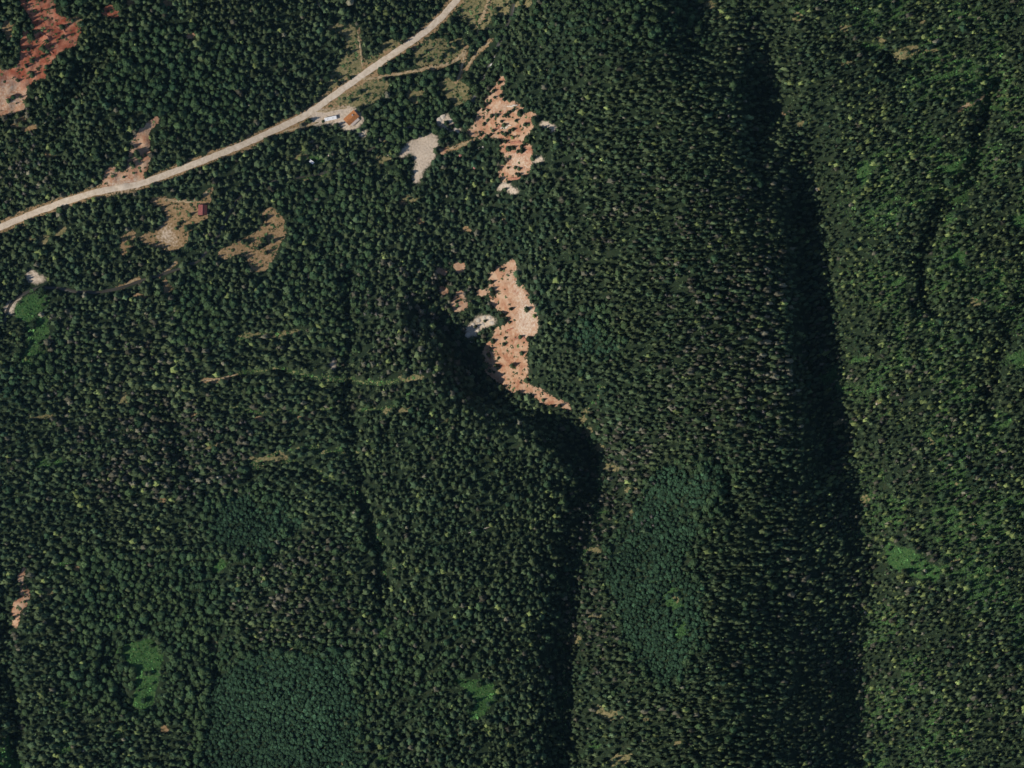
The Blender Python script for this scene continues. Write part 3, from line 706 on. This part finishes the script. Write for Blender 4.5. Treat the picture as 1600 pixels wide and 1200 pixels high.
def make_labels(kind_phrase, plural, px, py, who, dist):
    """label and group for each tree: standing on, or at which side of, which piece of open ground, counted from one end"""
    bins = {}
    for i in range(len(px)):
        phrase, poly = BARE[who[i]][0], BARE[who[i]][2]
        mx, my = np.mean([p[0] for p in poly]), np.mean([p[1] for p in poly])
        if dist[i] < -2.5: key = (who[i], 'on')
        else:
            hxw = max(8, (max(p[0] for p in poly) - min(p[0] for p in poly)) / 2); hyh = max(8, (max(p[1] for p in poly) - min(p[1] for p in poly)) / 2)
            u, v = (px[i] - mx) / hxw, (my - py[i]) / hyh
            key = (who[i], ('east' if u > 0 else 'west') if abs(u) > abs(v) else ('north' if v > 0 else 'south'))
        bins.setdefault(key, []).append(i)
    lab = [None] * len(px); grp = [None] * len(px)
    for (w_, side), mem in bins.items():
        phrase = BARE[w_][0]
        ns = side in ('east', 'west')
        if side == 'on':
            ns = np.ptp(py[mem]) > np.ptp(px[mem])
        mem.sort(key=lambda i: py[i] if ns else px[i])
        place = f'on the {phrase}' if side == 'on' else f'at {side} edge of {phrase}'
        for q, i in enumerate(mem):
            grp[i] = f'{plural} {place}'
            if len(mem) == 1: lab[i] = f'{kind_phrase} {place}'
            else: lab[i] = f'{ORD[q]} {kind_phrase} from the {"north" if ns else "west"}, {place}'
    return lab, grp

def pick(px, py, extra_n, reach=5.0):
    who, dist = locale(px, py)
    score = np.where(in_frame(px, py), dist, 1e9)
    order = np.argsort(np.where(score < reach, np.maximum(score, -3), 1e9), kind='stable')
    sel = order[:extra_n]; sel = sel[score[sel] < reach]
    return sel, who, dist

# hand-set trees on the scarps, yards and clearings, from the photograph
HAND = [(763,172),(768,180),(757,194),(776,180),(783,189),(790,181),(782,174),(770,205),(778,208),(784,206),(798,212),(801,215),(794,231),(796,233),(816,236),(821,195),(806,188),(803,172),(811,178),(792,250),(786,252),(765,148),(773,152),
        (799,483),(791,497),(796,504),(757,501),(743,511),(783,422),(769,421),(767,441),(768,452),(770,457),(769,459),(790,528),(787,537),(771,533),(755,519),(762,517),(750,522),(762,553),(764,556),(758,571),(767,571),(775,571),(766,579),(772,581),(779,559),(801,571),(812,441),(809,428),(826,529),(813,527),(775,489),(780,492),(785,494),
        (283,309),(309,310),(313,307),(293,357),(297,335),(275,357),(252,337),(256,342),(251,345),(407,345),(409,384),(404,387),(380,377),(600,124),(548,122),(590,77),(586,80),(547,122),(505,189),(478,189),(655,88),(665,80),(662,97),(640,88),(700,70),(692,85),(716,75),
        (186,257),(189,262),(182,265),(205,255),(212,240),(196,246),(50,60),(60,48),(98,58),(92,62),(50,118),(70,112),(75,118),(227,1052),(250,1050),(217,1078),(697,192),(700,198),(706,200),(681,235),(683,238)]
hx_ = np.array([h[0] for h in HAND], float) + RNG.uniform(-.8, .8, len(HAND)); hy_ = np.array([h[1] for h in HAND], float) + RNG.uniform(-.8, .8, len(HAND))
cx = np.concatenate([hx_, cx]); cy = np.concatenate([hy_, cy])

csel, cwho, cdist = pick(cx, cy, 300)
ccol, crad, chgt = conifer_look(cx, cy, np.random.default_rng(201))
on_open = cdist < -1
lsel, lwho, ldist = pick(lx, ly, 260)
lcol, lrad, lhgt = leaf_look(lx, ly, np.random.default_rng(202))
cm = np.ones(len(cx), bool); cm[csel] = False
lm = np.ones(len(lx), bool); lm[lsel] = False
cwx, cwy = (cx - 800) * MPP, (600 - cy) * MPP; cz = ground(cx, cy)
lwx, lwy = (lx - 800) * MPP, (600 - ly) * MPP; lz = ground(lx, ly)
build_mass('conifer_forest', CON_T, cwx[cm], cwy[cm], cz[cm] - .3, crad[cm], chgt[cm], ccol[cm], M_FOL, 'dense dark conifer forest covering the hills and ravines', 301, (np.where(cx[cm] > 1250, .38, .02), 1 + .5 * np.clip((cx[cm] - 840) / 150, 0, 1) + .25 * (cx[cm] < 560) * (cy[cm] > 480)))
build_mass('broadleaf_forest', LEAF_T, lwx[lm], lwy[lm], lz[lm] - .3, lrad[lm], lhgt[lm], lcol[lm], M_FOL, 'smooth green groves of broadleaf trees between the conifers', 302)

# detailed shared meshes for the single trees
def conifer_crown(r):
    V = []; F = []
    tiers = 9
    for t in range(tiers):
        u = t / (tiers - 1); z = .10 + .82 * u; rad = (1 - u) ** .85 * 1.0 + .07; nb = 9 - t // 3
        a0 = r.uniform(0, 6.28)
        for i in range(nb):
            a = a0 + 2 * math.pi * i / nb + r.uniform(-.2, .2); q = rad * r.uniform(.75, 1.15); da = .36
            ca, sa = math.cos(a), math.sin(a); b = len(V)
            V += [(.02 * ca, .02 * sa, z + .09), (q * .6 * math.cos(a - da), q * .6 * math.sin(a - da), z + .01), (q * ca, q * sa, z - .045), (q * .6 * math.cos(a + da), q * .6 * math.sin(a + da), z + .01), (q * .6 * ca, q * .6 * sa, z + .05)]
            F += [(b, b + 1, b + 4), (b + 1, b + 2, b + 4), (b + 2, b + 3, b + 4), (b + 3, b, b + 4)]
    b = len(V); V.append((0, 0, 1.0))
    for i in range(6): V.append((.45 * math.cos(i * 1.047), .45 * math.sin(i * 1.047), .12))
    F += [(b, b + 1 + i, b + 1 + (i + 1) % 6) for i in range(6)]
    return np.array(V), np.array(F)
def trunk_mesh(name, r, top=.92, rad=.055, mat=M_BARK):
    m = MB(); p = (0, 0, -.04)
    for k in range(3):
        q = (r.uniform(-.03, .03), r.uniform(-.03, .03), -.04 + (top + .04) * (k + 1) / 3)
        m.tube(p, q, rad * (1 - .3 * k), rad * (1 - .3 * (k + 1)), 6, False); p = q
    return mesh_py(name, m.v, m.f, mat)
def limb_trunk(name, r):
    m = MB(); m.tube((0, 0, -.04), (.02, 0, .35), .075, .055, 6, False)
    for k in range(5):
        a = 6.28 * k / 5 + r.uniform(-.3, .3)
        m.tube((.02, 0, .3 + .04 * k), (.5 * math.cos(a), .5 * math.sin(a), .62 + .05 * k), .035, .012, 5, False)
    return mesh_py(name, m.v, m.f, M_BARK)
tr2 = np.random.default_rng(123)
CROWN_C = [mesh_np('conifer_crown', *conifer_crown(tr2), M_FOL1) for _ in range(8)]
TRUNK_C = [trunk_mesh('conifer_trunk', tr2) for _ in range(4)]
CROWN_L = [mesh_np('broadleaf_crown', *broadleaf_template(tr2, 120), M_FOL1) for _ in range(8)]
TRUNK_L = [limb_trunk('broadleaf_trunk', tr2) for _ in range(4)]

def single_tree(name, label, group, cat, wx, wy, z, rad, hgt, col, crowns, trunks, i):
    e = empty(name, (wx, wy, z - .15), random.uniform(0, 6.28), (rad, rad, hgt))
    tag(e, label, cat, group)
    t = obj('trunk', trunks[i % len(trunks)], e); c = obj('crown', crowns[i % len(crowns)], e)
    c.color = (*[float(v) for v in col], 1)
    return e

def size_word(r_, lo, hi): return 'small' if r_ < lo else ('tall' if r_ > hi else 'mid-sized')
labs, grps = make_labels('dark conifer', 'conifers', cx[csel], cy[csel], cwho[csel], cdist[csel])
for q, i in enumerate(csel):
    s = .85 if cdist[i] < -3 else 1.1
    single_tree('conifer_tree', labs[q], grps[q], 'conifer', cwx[i], cwy[i], cz[i], crad[i] * s, chgt[i] * s, ccol[i], CROWN_C, TRUNK_C, q)
labs, grps = make_labels('broadleaf tree', 'broadleaf trees', lx[lsel], ly[lsel], lwho[lsel], ldist[lsel])
for q, i in enumerate(lsel):
    s = .7 if ldist[i] < -3 else 1.1
    single_tree('broadleaf_tree', labs[q], grps[q], 'tree', lwx[i], lwy[i], lz[i], lrad[i] * s, lhgt[i] * s, lcol[i], CROWN_L, TRUNK_L, q)
print('conifers', cm.sum(), len(csel), 'broadleaf', lm.sum(), len(lsel))

# ------------------------------------------------------------------ undergrowth on open and wooded ground
def tuft_template(r):
    V = []; F = []
    for _ in range(9):
        c = np.array([r.normal(0, .5), r.normal(0, .5), r.uniform(.25, .9)]); n = r.normal(0, .6, 3) + (0, 0, 1); n /= np.linalg.norm(n)
        t = np.cross(n, r.normal(0, 1, 3)); t /= np.linalg.norm(t); q = np.cross(n, t); b = len(V); z = r.uniform(.35, .6)
        for ca in (0, 2.1, 4.2): V.append(tuple(c + (t * math.cos(ca) + q * math.sin(ca)) * z))
        F.append((b, b + 1, b + 2))
    return np.array(V), np.array(F)
TUFT_T = [tuft_template(tr) for _ in range(8)]
ux, uy = scatter(6.5, 8)
open_ = np.clip(sample(soil['green'], ux, uy) * 1.0 + sample(soil['straw'], ux, uy) * .5 + sample(soil['tan'], ux, uy) * .10 + .6 * (sample(TREES, ux, uy) > .8), 0, 1) * (sample(ROAD_D, ux, uy) > 9) * (1 - np.clip(sample(soil['pale'], ux, uy) * 3, 0, 1))
k = RNG.random(len(ux)) < open_
ux, uy = ux[k], uy[k]
gr = sample(soil['green'], ux, uy)
ur = np.random.default_rng(411); n = len(ux)
ucol = lerp3((.045, .068, .03), (.055, .13, .036), np.clip(gr * 1.6, 0, 1)) * ur.lognormal(0, .5, n)[:, None]
build_mass('undergrowth', TUFT_T, (ux - 800) * MPP, (600 - uy) * MPP, ground(ux, uy) - .1, ur.uniform(.8, 1.9, n), ur.uniform(.6, 1.6, n), ucol, M_FOL, 'low green brush in the meadows and between the trees', 303)

# ------------------------------------------------------------------ shrubs on the bare slopes
SHRUB = [mesh_np('shrub', *broadleaf_template(tr2, 60), M_FOL1) for _ in range(5)]
sx, sy = scatter(13, 12)
who, dist = locale(sx, sy)
keepb = np.array([b_[1] in ('red', 'tan', 'straw') and b_[4] > .03 for b_ in BARE])
k = (dist < -3) & in_frame(sx, sy) & keepb[who] & (sample(ROAD_D, sx, sy) > 12) & (RNG.random(len(sx)) < np.array([.12 if b_[0] in ('central red scarp', 'red top left slope') else .34 for b_ in BARE])[who])
sx, sy, who, dist = sx[k], sy[k], who[k], dist[k]
labs, grps = make_labels('low round shrub', 'shrubs', sx, sy, who, dist)
for q in range(len(sx)):
    wx, wy = W(sx[q], sy[q]); r_ = random.uniform(.8, 1.7)
    o = obj('shrub', SHRUB[q % 5], None, (wx, wy, float(ground(sx[q], sy[q])) - .3 * r_), (0, 0, random.uniform(0, 6.28)), (r_, r_, r_ * .95))
    g = random.uniform(.7, 1.3); o.color = (.06 * g, .085 * g, .035 * g, 1)
    tag(o, labs[q], 'shrub', grps[q])

# ------------------------------------------------------------------ dead standing trees
def dead_meshes(r):
    t = MB(); t.tube((0, 0, -.03), (.05, .02, .55), .075, .045, 6, False); t.tube((.05, .02, .55), (.02, -.04, 1.0), .045, .008, 5)
    b = MB()
    for k in range(26):
        z = .18 + .74 * k / 25; a = k * 2.4 + r.uniform(-.4, .4); L = (1 - z) * r.uniform(.7, 1.2) + .12
        e = (L * math.cos(a), L * math.sin(a), z + r.uniform(-.06, .04))
        b.tube((0.03, 0, z), e, .055, .02, 4, False)
        for sgn in (-1, 1):
            a2 = a + sgn * .55
            b.tube((e[0] * .55, e[1] * .55, z), (e[0] * .55 + L * .35 * math.cos(a2), e[1] * .55 + L * .35 * math.sin(a2), z - .02), .035, .012, 3, False)
    return mesh_py('dead_trunk', t.v, t.f, M_DEAD), mesh_py('dead_branches', b.v, b.f, M_DEAD)
DM = [dead_meshes(tr2) for _ in range(6)]
ZONES = [  # rectangle of the photograph, number, where it is
 ((120,640,390,780), 45, 'among conifers on the lower left hillside'), ((370,850,560,1010), 24, 'among conifers above the bottom grove'),
 ((570,430,740,600), 34, 'in dense forest west of the central scarp'), ((1040,400,1220,700), 42, 'on the steep ridge west of the dark canyon'),
 ((905,650,1030,850), 34, 'on the sunlit flank above the narrow ravine'), ((895,905,960,1060), 12, 'at the foot of the narrow ravine'),
 ((5,160,80,320), 16, 'in forest below the top left red slope'), ((60,490,290,620), 30, 'in forest south of the stream'),
 ((1330,600,1590,1180), 36, 'on the right slope beyond the dark canyon'), ((860,180,1180,380), 24, 'in forest east of the upper scarp')]
for (x0, y0, x1, y1), num, where in ZONES:
    spots = []
    while len(spots) < num:
        x, y = random.uniform(x0, x1), random.uniform(y0, y1)
        if float(sample(TREES, x, y)) >= .5: spots.append((y, x))
    for done, (y, x) in enumerate(sorted(spots)):
        wx, wy = W(x, y); r_ = random.uniform(2.0, 2.9)
        e = empty('dead_tree', (wx, wy, float(ground(x, y)) - .2), random.uniform(0, 6.28), (r_, r_, r_ * random.uniform(3.6, 4.8)))
        tag(e, f'{ORD[done]} grey dead conifer from the north, {where}', 'dead tree', f'dead trees {where}')
        a, b = DM[done % 6]; obj('trunk', a, e); obj('branches', b, e)

# ------------------------------------------------------------------ rocks
M_PALE = plain('pale_limestone', (.56, .49, .40), var=.2, scale=.8)
M_REDROCK = plain('red_sandstone', (.36, .16, .10), var=.3, scale=.7)
M_PINK = plain('pink_sandstone', (.42, .19, .16), var=.2, scale=.8)
def rock_mesh(r, mat, nlat=5, nlon=9):
    V = [(0, 0, 1)]; F = []
    for i in range(1, nlat):
        for j in range(nlon):
            th = math.pi * i / nlat; ph = 2 * math.pi * (j + .5 * (i % 2)) / nlon; q = r.uniform(.78, 1.16)
            V.append((q * math.sin(th) * math.cos(ph), q * math.sin(th) * math.sin(ph), q * math.cos(th) * .9))
    V.append((0, 0, -1)); n = len(V) - 1
    for j in range(nlon): F.append((0, 1 + j, 1 + (j + 1) % nlon))
    for i in range(nlat - 2):
        for j in range(nlon):
            a, b = 1 + i * nlon + j, 1 + i * nlon + (j + 1) % nlon
            F += [(a, a + nlon, b), (b, a + nlon, b + nlon)]
    for j in range(nlon): F.append((n, n - nlon + (j + 1) % nlon, n - nlon + j))
    return mesh_py('boulder', V, F, mat)
ROCKS = {m: [rock_mesh(tr2, mm) for _ in range(5)] for m, mm in (('pale', M_PALE), ('red', M_REDROCK), ('pink', M_PINK))}
def rock(px, py, rx, ry, rz_, kind, label, group=None, flat=.45):
    wx, wy = W(px, py)
    o = obj('boulder', random.choice(ROCKS[kind]), None, (wx, wy, float(ground(px, py)) + .1), (random.uniform(-.15, .15), random.uniform(-.15, .15), rz_), (rx * MPP, ry * MPP, flat * MPP * (rx + ry) / 2))
    return tag(o, label, 'boulder', group)
place = [('white outcrop beside central scarp', 'pale', [(732,523,6,5),(729,514,4,3.5),(748,500,5,4),(757,497,5,4),(766,497,5,4),(769,504,5,3.5),(755,507,4,3),(747,515,4.5,3.5),(740,507,3.5,3),(739,533,5,2.2)], 'white boulders of the outcrop'),
         ('pale rocks by the stream', 'pale', [(687,187,6,4.5),(692,183,5,4),(705,189,5.5,4),(714,201,5.5,4.5),(697,199,5,3.5),(716,206,3,2.5),(749,232,2.5,2.2),(755,230,2,2)], 'pale boulders by the stream'),
         ('cabin yard', 'pale', [(562,207,3,2.4),(566,211,3.4,2.6),(569,207,2.4,2),(572,197,2.2,2)], 'white boulders below the cabin'),
         ('forest west of upper scarp', 'pink', [(727,249,2.8,2.2),(739,256,2.4,3.2),(741,262,2.6,2.2),(719,243,2.6,2)], 'pink boulders in the trees')]
for nm, kd, lst, grp in place:
    lst = sorted(lst)
    for q, (x, y, a, b) in enumerate(lst):
        col = {'pale': 'white', 'pink': 'pinkish red'}[kd]
        wh = {'cabin yard': 'below the cabin yard', 'forest west of upper scarp': 'among trees west of the upper red scarp', 'pale rocks by the stream': 'beside the stream near the gravel clearing', 'white outcrop beside central scarp': 'on the outcrop beside the central red scarp'}[nm]
        rock(x, y, a, b, random.uniform(0, 6.28), kd, f'{ORD[q]} {col} boulder from the west, {wh}', grp)
for q, (x, y) in enumerate([(480,222),(515,242),(1276,296),(1480,550),(1370,632),(1352,958),(1337,1047),(1515,993),(130,1172)]):
    wh = ['in the trees southwest of the cabin', 'in the trees south of the trailer', 'at the shadow edge of the dark canyon', 'high on the right slope', 'by the canyon edge on the right slope', 'at the foot of the right slope, upper', 'at the foot of the right slope, lower', 'on the right slope, bottom right quarter', 'in the forest near the bottom left corner'][q]
    rock(x, y, 3.4, 2.3, random.uniform(0, 6.28), 'pale', f'lone pale boulder {wh}', None, .8)
# broken ledges across the scarps
def ledge(px, py, L, ang, kind, label):
    m = MB(); n = 9; r = random.Random(int(px * 7 + py)); pts = []
    ca, sa = math.cos(ang), math.sin(ang)
    rows = []
    for i in range(n):
        u = (i / (n - 1) - .5) * L; off = r.uniform(-.5, .5); wd = r.uniform(.7, 1.7) * (1 - abs(i / (n - 1) - .5)); hgt = r.uniform(.7, 1.5)
        ring = []
        for (dx, dz) in ((-wd, -1.2), (-wd, hgt * .8), (wd * .4, hgt), (wd, -1.0)):
            lx_, ly_ = u * ca - (off + dx) * sa, u * sa + (off + dx) * ca
            qx, qy = px + lx_ / MPP, py - ly_ / MPP
            ring.append((lx_, ly_, float(ground(qx, qy)) + dz))
        rows.append(ring)
    V = [p for rg in rows for p in rg]; F = []
    for i in range(n - 1):
        for j in range(4):
            a = i * 4 + j; b = i * 4 + (j + 1) % 4; F.append((a, b, b + 4, a + 4))
    F += [(3, 2, 1, 0), tuple((n - 1) * 4 + j for j in range(4))]
    wx, wy = W(px, py); z0 = float(ground(px, py)); V = [(a, b, c - z0) for a, b, c in V]
    return tag(obj('rock_ledge', mesh_py('rock_ledge', V, F, {'red': M_REDROCK, 'pale': M_PALE}[kind]), None, (wx, wy, z0)), label, 'rock ledge', 'rock ledges on the scarps')
LED = [(811,528,9,.3,'red','low central scarp'),(822,531,6,-.6,'red','low central scarp'),(795,515,8,.5,'red','low central scarp'),(801,222,12,.15,'red','upper scarp'),(812,222,10,.1,'red','upper scarp'),(806,278,14,.05,'red','upper scarp'),(776,200,9,.6,'red','upper scarp'),(790,198,10,.3,'pale','upper scarp'),(800,165,9,.2,'pale','upper scarp'),
       (70,55,12,-.7,'red','top left red slope'),(95,45,10,-.6,'red','top left red slope'),(50,90,12,-.8,'red','top left red slope'),(75,78,10,-.7,'red','top left red slope'),(20,150,12,.2,'red','top left red slope')]
cnt = {}
for x, y, L, a, kd, wh in sorted(LED, key=lambda t: (t[5], t[0])):
    cnt[wh] = cnt.get(wh, 0) + 1
    ledge(x, y, L, a, kd, f'{ORD[cnt[wh]-1]} thin {"dark red" if kd == "red" else "pale"} rock ledge from the west, {wh}')

# fallen bleached logs
for x, y, L, a, wh in [(611,243,6.5,-.1,'in the trees west of the gravel clearing'),(712,516,0,0,None),(1487,470,5,.2,'high on the right slope near the edge'),(505,620,6,.3,'south of the bench trail'),(740,830,9,.35,'on the slope west of the narrow ravine'),(760,825,6,.3,'beside a longer log near the narrow ravine'),(1290,417,5,.05,'at the canyon shadow edge'),(495,789,6,0,'on the middle of the lower left hillside'),(300,672,7,.05,'among dead trees on lower left hillside'),(235,837,5,-.2,'near the left hillside grove'),(330,92,8,-.75,'in the leafy grove north of the road'),(287,172,9,-1.3,'in the trees above the red gully')]:
    if not wh: continue
    wx, wy = W(x, y); m = MB(); dx, dy = math.cos(a) * L / 2, math.sin(a) * L / 2
    z0 = float(ground(x, y)); za = float(ground(x - dx / MPP, y + dy / MPP)) - z0; zb = float(ground(x + dx / MPP, y - dy / MPP)) - z0
    m.tube((-dx, -dy, za + .35), (dx * .2, dy * .2 + .1, (zb * .2) + .4), .38, .3, 8); m.tube((dx * .2, dy * .2 + .1, zb * .2 + .4), (dx, dy, zb + .35), .3, .12, 8)
    m.tube((0, 0, .4), (dx * .25 - dy * .25, dy * .25 + dx * .25, .9), .1, .03, 5)
    tag(m.build('fallen_log', M_LOG, None, loc=(wx, wy, z0)), f'bleached fallen log {wh}', 'log')

# ------------------------------------------------------------------ buildings and trailers
M_WOOD = plain('log_wall', (.16, .10, .06), var=.3)
M_RUST = plain('rust_orange_roof', (.42, .17, .06), var=.22, scale=.7, rough=.7)
M_PALEROOF = plain('weathered_tin_roof', (.52, .43, .36), var=.12, scale=.7, rough=.6)
M_MAROON = plain('maroon_roof', (.22, .07, .06), var=.2, scale=.7, rough=.7)
M_WHITE = plain('white_paint', (.78, .77, .74), var=.05, rough=.5)
M_GREY = plain('grey_metal', (.35, .35, .34), var=.1, rough=.5)
M_TYRE = plain('tyre_rubber', (.02, .02, .02), var=.1)
M_STONE = plain('chimney_stone', (.25, .22, .19), var=.3)
M_GLASS, nt, b = new_mat('window_glass'); b.inputs['Base Color'].default_value = (.02, .025, .03, 1); b.inputs['Roughness'].default_value = .08

def house(name, label, cat, px, py, ang, L, Wd, wall_h, rise, mats, roof_labels, chimney=True, porch=None):
    wx, wy = W(px, py); z = float(ground(px, py))
    zs = [float(ground(px + dx / MPP, py + dy / MPP)) for dx in (-5, 5) for dy in (-4, 4)]; z = max(zs) - .1
    e = tag(empty(name, (wx, wy, z), ang), label, cat)
    hw, hl = Wd / 2, L / 2
    MB().box(0, 0, -.9, L + .3, Wd + .3, 2.0).build('foundation', M_STONE, e)
    MB().poly([(-hl, -hw, .1), (hl, -hw, .1), (hl, hw, .1), (-hl, hw, .1), (-hl, -hw, wall_h), (hl, -hw, wall_h), (hl, hw, wall_h), (-hl, hw, wall_h), (-hl, 0, wall_h + rise), (hl, 0, wall_h + rise)],
              [(0, 1, 5, 4), (2, 3, 7, 6), (1, 2, 6, 9, 5), (3, 0, 4, 8, 7)]).build('wall', M_WOOD, e)
    ov = .5; sl = rise / hw; t = .14
    for sgn, mt, lb in ((1, mats[0], roof_labels[0]), (-1, mats[1], roof_labels[1])):
        yo = sgn * (hw + ov); zo = wall_h - ov * sl
        pts = [(-hl - ov, 0, wall_h + rise + .03), (hl + ov, 0, wall_h + rise + .03), (hl + ov, yo, zo + .03), (-hl - ov, yo, zo + .03)]
        top = [(a, b_, c + t) for a, b_, c in pts]
        fs = [(0, 1, 2, 3), (7, 6, 5, 4), (1, 0, 4, 5), (2, 1, 5, 6), (3, 2, 6, 7), (0, 3, 7, 4)]
        if sgn > 0: fs = [f[::-1] for f in fs]
        ro = MB().poly(pts + top, [f[::-1] for f in fs]).build('roof', mt, e)
        if lb: ro['label'] = lb
        ribs = MB(); nrib = int(L / 1.0)
        for i in range(nrib + 1):
            x = -hl - ov + .1 + (L + 2 * ov - .2) * i / nrib
            ribs.tube((x, sgn * .1, wall_h + rise + .03 + t - .1 * sl), (x, yo, zo + .03 + t), .06, .06, 4)
        ribs.build('roof_seams', mt, ro)
    MB().box(0, 0, wall_h + rise + .2, L + 2 * ov, .4, .1).build('ridge_cap', mats[0], e)
    if chimney:
        c = MB().box(hl * .4, hw * .35, wall_h + rise * .9 + .3, .9, .9, 2.0).build('chimney', M_STONE, e)
        MB().box(hl * .4, hw * .35, wall_h + rise * .9 + 1.36, 1.1, 1.1, .14).build('chimney_cap', M_GREY, c)
    d_ = MB().box(-hl * .2, -hw - .05, 1.15, 1.0, .1, 2.1).build('door', M_RUST, e); MB().box(-hl * .2 + .38, -hw - .13, 1.1, .08, .06, .16).build('handle', M_GREY, d_)
    for x, sg in ((hl * .45, -1), (-hl * .65, -1), (hl * .45, 1), (-hl * .45, 1)):
        wdw = MB().box(x, sg * (hw + .04), 1.6, 1.3, .1, 1.1).build('window', M_WHITE, e); MB().box(x, sg * (hw + .08), 1.6, 1.08, .08, .88).build('pane', M_GLASS, wdw)
    if porch:
        pl, pw, pm = porch
        MB().box(0, -hw - pw / 2 - .02, .15, pl, pw, .2).build('porch_deck', M_WOOD, e)
        p = MB().poly([(-pl / 2, -hw - .3, wall_h - .35), (pl / 2, -hw - .3, wall_h - .35), (pl / 2, -hw - pw - .2, wall_h - .9), (-pl / 2, -hw - pw - .2, wall_h - .9),
                       (-pl / 2, -hw - .3, wall_h - .25), (pl / 2, -hw - .3, wall_h - .25), (pl / 2, -hw - pw - .2, wall_h - .8), (-pl / 2, -hw - pw - .2, wall_h - .8)],
                      [(0, 1, 2, 3), (7, 6, 5, 4), (1, 0, 4, 5), (2, 1, 5, 6), (3, 2, 6, 7), (0, 3, 7, 4)]).build('porch_roof', pm, e)
        for i in range(4):
            x = -pl / 2 + .2 + (pl - .4) * i / 3
            MB().box(x, -hw - pw, (wall_h - .9) / 2 + .2, .16, .16, wall_h - 1.1).build('porch_post', M_WOOD, e)
    return e
house('cabin', 'rust orange roofed cabin in the pale yard beside the dirt road', 'cabin', 549, 184, R(42), 11.0, 6.6, 2.8, 2.0, (M_RUST, M_RUST), (None, None), True, (8.5, 2.6, M_PALEROOF))
house('house', 'small maroon roofed house at the corner of the tan clearing', 'house', 316.5, 328, R(88), 8.0, 6.6, 2.6, 2.4, (M_MAROON, M_MAROON), (None, None), False, None)
# white board fence east of the house
fe = tag(empty('fence', (*W(325, 328), float(ground(325, 328))), R(88)), 'short white board fence beside the maroon roofed house', 'fence')
for i in range(5): MB().box(-4.4 + 2.2 * i, 0, .5, .14, .14, 1.9).build('post', M_WHITE, fe)
for zc in (.55, .95, 1.35): MB().box(0, -.1, zc, 9.2, .05, .22).build('rail', M_WHITE, fe)

def trailer(name, label, px, py, ang, L, Wd, Hh, extras):
    z = max(float(ground(px + dx, py)) for dx in (-6, 0, 6)) + .25
    e = tag(empty(name, (*W(px, py), z), ang), label, 'trailer')
    prof_ = [(-L / 2, .5), (-L / 2, Hh - .35), (-L / 2 + .4, Hh), (L / 2 - .7, Hh), (L / 2, Hh - .6), (L / 2, .9), (L / 2 - .35, .5)]
    k = len(prof_); V = [(x, -Wd / 2, zz) for x, zz in prof_] + [(x, Wd / 2, zz) for x, zz in prof_]
    F = [tuple(range(k)), tuple(range(2 * k - 1, k - 1, -1))] + [(i, i + k, (i + 1) % k + k, (i + 1) % k) for i in range(k)]
    MB().poly(V, [f[::-1] for f in F]).build('body', M_WHITE, e)
    MB().box(0, 0, .42, L - .4, Wd - .5, .14).build('chassis', M_GREY, e)
    MB().tube((L / 2 - .3, 0, .42), (L / 2 + 1.2, 0, .42), .07, .05, 6).build('hitch', M_GREY, e)
    for x in (-.5, .5) if L > 6 else (0,):
        for sg in (-1, 1):
            wh = MB().tube((x, sg * (Wd / 2 - .02), .1), (x, sg * (Wd / 2 - .26), .1), .36, .36, 14).build('wheel', M_TYRE, e)
            MB().tube((x, sg * (Wd / 2 - .0), .1), (x, sg * (Wd / 2 - .1), .1), .2, .2, 10).build('rim', M_GREY, wh)
    for x in ((-.32, -.08, .2) if L > 6 else (-.15,)):
        for sg in (-1, 1):
            wdw = MB().box(x * L, sg * (Wd / 2 + .01), Hh * .66, .95, .06, .6).build('window', M_GREY, e); MB().box(x * L, sg * (Wd / 2 + .03), Hh * .66, .8, .06, .46).build('pane', M_GLASS, wdw)
    d_ = MB().box(.33 * L, -Wd / 2 - .01, Hh * .5 + .2, .7, .06, 1.75).build('door', M_GREY, e); MB().box(.33 * L + .25, -Wd / 2 - .06, Hh * .5 + .15, .1, .06, .1).build('handle', M_TYRE, d_)
    for x in extras: MB().box(x * L, 0, Hh + .12, .8, .6, .26).build('roof_vent', M_GREY, e)
    return e
trailer('trailer', 'long white trailer parked on the gravel west of the cabin', 517, 185, R(12), 11.0, 3.0, 2.9, (-.25, .15))
trailer('camper_trailer', 'small white camper in the green glade south of the road', 487, 253, R(-35), 4.6, 2.3, 2.4, (0,))

# ------------------------------------------------------------------ the thin blue air between the ground and the eye
hm, nt, b = new_mat('haze_air')
nt.nodes.remove(b)
pv = nt.nodes.new('ShaderNodeVolumePrincipled'); pv.inputs['Color'].default_value = (.42, .74, 1.0, 1); pv.inputs['Density'].default_value = 0.00006; pv.inputs['Anisotropy'].default_value = 0.0
nt.links.new(pv.outputs[0], nt.nodes['Material Output'].inputs['Volume'])
zlo = float(gz.min()) - 2.0; zhi = 275.0
hx0, hx1 = (X0 - 800) * MPP - 520, (X1 - 800) * MPP + 520; hy0, hy1 = (600 - Y1) * MPP - 520, (600 - Y0) * MPP + 520
tag(MB().box((hx0 + hx1) / 2, (hy0 + hy1) / 2, (zlo + zhi) / 2, hx1 - hx0, hy1 - hy0, zhi - zlo).build('haze', hm), kind='stuff')
import sys
print('COUNTS conifers', cm.sum(), len(csel), 'broadleaf', lm.sum(), len(lsel), 'tufts', len(ux), 'tris', sum(len(o.data.polygons) for o in bpy.data.objects if o.type == 'MESH' and o.get('kind') == 'stuff'), file=sys.stderr)
